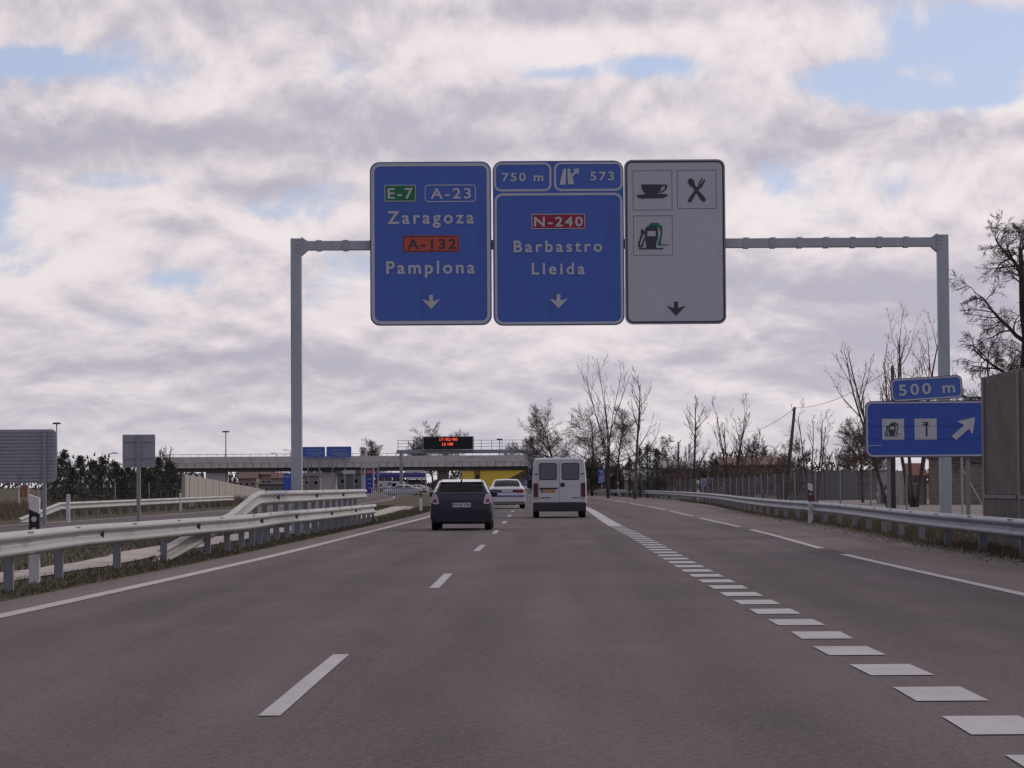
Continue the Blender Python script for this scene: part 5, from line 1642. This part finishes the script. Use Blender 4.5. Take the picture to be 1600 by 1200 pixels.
hh = H_at(1382, 733, 150); mb = MB(); mb.rbox(-.36, .36, -.36, .36, -.1, hh - .12, .03); mb.build('shaft', PANEL, t)
mb = MB(); mb.rbox(-.44, .44, -.44, .44, hh - .118, hh, .03); mb.build('cap', CONC, t)
yd = MB(); yd.add([(FX(70) + .4, 70, .002), (60, 70, .002), (60, 186, .002), (FX(186) + .4, 186, .002)], [(0, 1, 2, 3)])
struct(yd.build('dirt_yard', mat('dirt_yard', (0.20, 0.165, 0.145), 0.95, 0.3, .6, 7, .2)))
# tiled shed
sx0 = X_at(1432, 141); t = thing('shed', 'small shed with an orange tiled canopy and a pale door', 'shed', (sx0, 141, 0))
u = (X_at(1448, 141) - sx0) / 16.0
hs = H_at(1432, 745, 141)
mb = MB(); mb.box(-19 * u, 15.5 * u, .3, 5, -.2, hs + .35); mb.build('wall', PLASTER, t)
mb = MB(); mb.add([(-20 * u, -.5, hs - .05), (17 * u, -.5, hs - .05), (15 * u, 1.2, hs + .62), (-16 * u, 1.2, hs + .62), (-20 * u, -.5, hs + .08), (17 * u, -.5, hs + .08), (15 * u, 1.2, hs + .76), (-16 * u, 1.2, hs + .76)], [(0, 3, 2, 1), (4, 5, 6, 7), (0, 1, 5, 4), (1, 2, 6, 5), (2, 3, 7, 6), (3, 0, 4, 7)]); mb.build('roof', ROOFO, t)
mb = MB(); mb.rbox(-11 * u, 5 * u, .20, .298, 0, hs - .35, .01); dd = mb.build('door', DOORM, t)
mb = MB(); mb.box(-11.0 * u, -9.6 * u, .14, .199, 0, hs - .3); mb.box(3.6 * u, 5 * u, .14, .199, 0, hs - .3); mb.box(-9.6 * u, 3.6 * u, .14, .199, hs - .45, hs - .3); mb.build('door_frame', SIGNW, dd)
mb = MB(); mb.tube([(2.4 * u, .17, .95), (2.4 * u, .17, 1.15)], .02, 6); mb.build('handle', BLACK, dd)
for x in (-17, 13): mb = MB(); mb.rbox((x - 1.6) * u, (x + 1.6) * u, -.3, 0, -.1, hs - .06, .02); mb.build('canopy_post', BLOCKW, t)
sw = thing('stone_wall', 'coursed stone boundary wall behind the foot of the services sign', 'wall', (X_at(1449, 140), 140, 0))
hS = H_at(1480, 718, 140); mb = MB(); mb.box(.15, 13.5, 0, .4, -.2, hS); mb.build('masonry', STONE, sw)
mb = MB(); mb.rbox(.05, 13.6, -.06, .46, hS + .002, hS + .14, .03); mb.build('coping', ROOFT, sw)
t = thing('parked_car', 'dark car parked between the gate pillar and the shed', 'car', (X_at(1405, 146), 146, 0))
bpy.data.objects.remove(t)
dk = saloon('dark car parked between the gate pillar and the tiled shed', (X_at(1405, 148), 148, 0), .8, R(4), paint=NAVY, police=False, name='parked_car')

# left side town under the bridge
house('reddish roofed town house seen under the left span, nearest the ribbed wall', 372, 400, 748, 738, 690, 12, PLASTERP, ROOFT, 3)
house('tall reddish house under the left span beside the blue panel', 400, 424, 742, 735, 720, 12, PLASTERP, ROOFT, 3)
house('pale town house under the left span left of the gantry column', 424, 446, 748, 739, 700, 12, PLASTER, ROOFT, 3)
house('house with a pale flat roof right of the gantry column', 474, 500, 744, 738, 690, 12, PLASTERP, ROOFG, 2, flat=True)
house('low white colonnaded building behind the barrier under the left span', 404, 446, 757, 754.5, 470, 6, BLOCKW, ROOFG, 5, flat=True)
house('dark brown warehouse wall under the middle of the bridge', 526, 566, 740, 736.5, 650, 14, BLOCKW, CONC_DK, 2, flat=True, name='warehouse', cat='building')
# blue panel sign
f = Face('blue_panel', 'plain tall blue panel beside the gantry column under the bridge', 449, 753, 430, 0)
mb = MB(); mb.prism(f.rect(443, 740, 455, 767, .4), 0, .15); mb.build('panel', BLUE_LO, f.root)
mb = MB(); f.poly(mb, [(444.2, 744), (452, 744), (452, 745.2), (444.2, 745.2)], -.02); mb.build('lettering', SIGNW, f.root)
for px in (444, 454): mb = MB(); x = f.p(px, 0)[0]; mb.box(x - .08, x + .08, .152, .3, -f.base.z, 1); mb.build('post', GALV, f.root)
# yellow building
yx0, yx1 = X_at(722, 690), X_at(822, 690); yt = thing('yellow_building', 'yellow clad building with a low pale roof under the bridge', 'building', ((yx0 + yx1) / 2, 690, 0))
w = (yx1 - yx0) / 2; hy = H_at(770, 733.5, 690)
mb = MB(); mb.box(-w, w, 0, 16, -.2, hy); mb.build('wall', YELLOW, yt)
mb = MB(); mb.add([(-w - .3, -.5, hy), (w + .3, -.5, hy), (w + .3, 16, hy), (-w - .3, 16, hy), (-w * .72, 3, hy + .75), (w * .9, 3, hy + .75), (w * .9, 14, hy + .75), (-w * .72, 14, hy + .75)], [(0, 3, 2, 1), (4, 5, 6, 7), (0, 1, 5, 4), (1, 2, 6, 5), (2, 3, 7, 6), (3, 0, 4, 7)]); mb.build('roof', ROOFG, yt)
x = X_at(746, 690) - yt.location.x
mb = MB(); mb.ring([(x - .75, .02), (x + .75, .02), (x + .75, hy - .2), (x - .75, hy - .2)], [(x - .45, .1), (x + .45, .1), (x + .45, hy - 1.4), (x - .45, hy - 1.4)], -.12, -.002); fr = mb.build('door', mat('ochre_frame', (.22, .15, .04), .7), yt)
mb = MB(); mb.box(x - .45, x + .45, -.06, -.004, .1, hy - 1.4); mb.build('door_leaf', BLACK, fr)
# petrol station
px0, px1 = X_at(584, 560), X_at(664, 560); pc = thing('petrol_station', 'petrol station with a long blue canopy under the bridge', 'petrol station', ((px0 + px1) / 2, 560, 0)); w = (px1 - px0) / 2
h0, h1 = H_at(620, 746.5, 560), H_at(620, 738.5, 560)
mb = MB(); mb.rbox(-w, w, 0, 9, h0, h1, .06); mb.build('canopy', mat('canopy_blue', (.05, .05, .22), .5), pc)
mb = MB(); mb.box(-w, w, -.05, -.002, h1 - .42, h1 - .12); mb.build('canopy_stripe', mat('canopy_mauve', (.16, .10, .28), .5), pc)
for x in (-w * .8, -w * .25, w * .3, w * .85): mb = MB(); mb.rbox(x - .18, x + .18, 3, 3.4, -.1, h0 - .002, .03); mb.build('canopy_post', GALV, pc)
for x in (-w * .5, w * .05, w * .6): mb = MB(); mb.rbox(x - .35, x + .35, 3.2, 3.7, 0, 1.5, .05); o = mb.build('fuel_pump', CARRED, pc); mb = MB(); mb.box(x - .25, x + .25, 3.18, 3.198, .95, 1.3); mb.build('pump_display', SIGNW, o)
mb = MB(); mb.box(w * .1, w, 8.5, 13, -.1, h0 - .4); mb.build('kiosk', BLOCKW, pc)
mb = MB(); mb.rbox(w * .22, w * .98, -.08, -.055, h1 + .05, h1 + .5, .01); mb.build('roof_sign', SIGNW, pc)
hk = H_at(650, 747, 480)
t = thing('white_canopy', 'white slab roof with slim posts beside the message gantry column', 'shelter', (X_at(650, 480), 480, 0)); w = X_at(666, 480) - X_at(650, 480)
mb = MB(); mb.rbox(-w, w, 0, 3, hk - .2, hk + .15, .04); mb.build('slab', SIGNW, t)
for x in (-w * .9, w * .9): mb = MB(); mb.box(x - .07, x + .07, .3, .45, -.1, hk - .202); mb.build('post', GALV, t)
mb = MB(); mb.box(-w * .8, w * .8, 2.4, 2.6, -.1, hk - .7); mb.build('back_wall', CARRED, t)
# price totem in its frame
f = Face('price_totem', 'tall blue station totem with a red top panel', 577, 753, 415, 0)
mb = MB(); mb.prism(f.rect(571, 731.5, 583, 775, .4), 0, .4); mb.build('pylon', mat('totem_blue', (.03, .04, .27), .5), f.root)
f.plate('top_panel', SIGNR, 571.6, 733, 582.4, 741.5, .3, -.02)
mb = MB()
for yy in (736, 738.3): f.poly(mb, [(573, yy), (581, yy), (581, yy + .7), (573, yy + .7)], -.03)
for yy in (748, 755, 762): f.poly(mb, [(574, yy), (577, yy), (577, yy + .9), (574, yy + .9)], -.01); f.poly(mb, [(578, yy), (580.5, yy), (580.5, yy + .9), (578, yy + .9)], -.01)
mb.build('lettering', SIGNW, f.root)
for px in (570.2, 583.6): mb = MB(); x = f.p(px, 0)[0]; mb.box(x - .09, x + .09, -.05, .3, -f.base.z, f.p(0, 731)[1]); mb.build('side_post', SIGNW, f.root)
f = Face('goal_frame', 'thin grey rectangular frame standing round the blue totem', 578.5, 752, 405, 0, cat='frame')
for px in (565, 591): mb = MB(); x = f.p(px, 0)[0]; mb.tube([(x, 0, -f.base.z), (x, 0, f.p(0, 731)[1])], .11, 6); mb.build('upright', GALV, f.root)
mb = MB(); z = f.p(0, 730.6)[1]; mb.tube([(f.p(564.5, 0)[0], 0, z), (f.p(591.5, 0)[0], 0, z)], .11, 6); mb.build('crossbar', GALV, f.root)
f = Face('arrow_board', 'white board with a dark arrow left of the message gantry column', 601.5, 757.5, 400, 0)
mb = MB(); mb.prism(f.rect(590.5, 751.5, 613, 763, .5), 0, .08); mb.build('panel', SIGNW, f.root)
mb = MB(); f.poly(mb, [(611, 753.5), (609.8, 758.2), (608.7, 757), (606, 760), (604.8, 758.9), (607.5, 755.9), (606.3, 754.8)], -.02); mb.build('arrow', SIGNK, f.root)
mb = MB(); f.poly(mb, [(593, 757), (595, 756), (597, 757), (596, 760), (593.5, 760)], -.02); mb.build('emblem', SIGNK, f.root)
for px in (593, 610.5): mb = MB(); x = f.p(px, 0)[0]; mb.box(x - .06, x + .06, .082, .2, -f.base.z, f.p(0, 752)[1]); mb.build('post', GALV, f.root)
f = Face('pale_board', 'plain pale board high on the warehouse under the bridge', 545, 737.5, 560, 0)
mb = MB(); mb.prism(f.rect(535.5, 734.8, 555, 740.5, .3), 0, .1); mb.build('panel', SIGNG, f.root)
for px in (538, 553): mb = MB(); x = f.p(px, 0)[0]; mb.box(x - .1, x + .1, .102, .3, -f.base.z, f.p(0, 735)[1]); mb.build('post', GALV, f.root)
# vehicles by the station
vv = thing('parked_van', 'white van parked by the foot of the message gantry', 'van', (X_at(620, 375), 375, 0), R(90))
mb = MB(); mb.rbox(-.8, .8, -1.2, .75, .35, 1.75, .12); mb.build('body', VANW, vv)
mb = MB(); mb.rbox(-.78, .78, .751, 1.5, .35, 1.05, .1); mb.build('bonnet', VANW, vv)
mb = MB(); mb.rbox(-.6, .6, .755, .80, 1.08, 1.6, .02); mb.build('windscreen', GLASS, vv)
for s in (-1, 1):
    mb = MB(); mb.rbox(s * .81 - .01, s * .81 + .01, .1, .65, 1.05, 1.55, .005); mb.build('side_window', GLASS, vv)
    for yy in (-.8, 1.0): wheel(vv, s * .72, yy, .3, .2)
for i, (px, Yd, rz, paint, lab) in enumerate([(655, 300, 78, CARSILV, 'silver car on the side road left of the dark hatchback roof'), (600, 470, 85, CARRED, 'dark red car standing behind the white arrow board'), (640, 440, 95, CARW, 'white car at the petrol station, behind the marker post'), (668, 420, 70, CARSILV, 'distant silver car beside the roof of the dark hatchback')]):
    saloon(lab, (X_at(px, Yd), Yd, 0), .95, R(rz), paint=paint, police=False, name='parked_car')
# railing with white posts by the message gantry
t = fence('low barrier with short white posts at the foot of the message gantry', [(X_at(581, 290), 290), (X_at(648, 290), 290)], .82, .22, WHITE, False, name='post_barrier', pr=.035)
mb = MB(); x1 = X_at(648, 290) - X_at(581, 290); mb.rbox(-.05, x1 + .05, -.05, -.04 + .1, .84, 1.0, .01); mb.build('top_rail', GALV, t)
# little red and white barrier boards at the far left
t = thing('barrier_board', 'small white framed board with orange panels below the ribbed sign', 'barrier', (X_at(37, 150), 150, 0))
z1 = H_at(37, 757, 150)
for x in (-.28, .28): mb = MB(); mb.box(x - .035, x + .035, -.03, .03, -.1, z1); mb.build('post', WHITE, t)
for a in (-.2, .02): mb = MB(); mb.box(a, a + .18, -.02, .02, z1 - .75, z1 - .05); mb.build('panel', mat('faded_orange', (.30, .11, .07), .6), t)
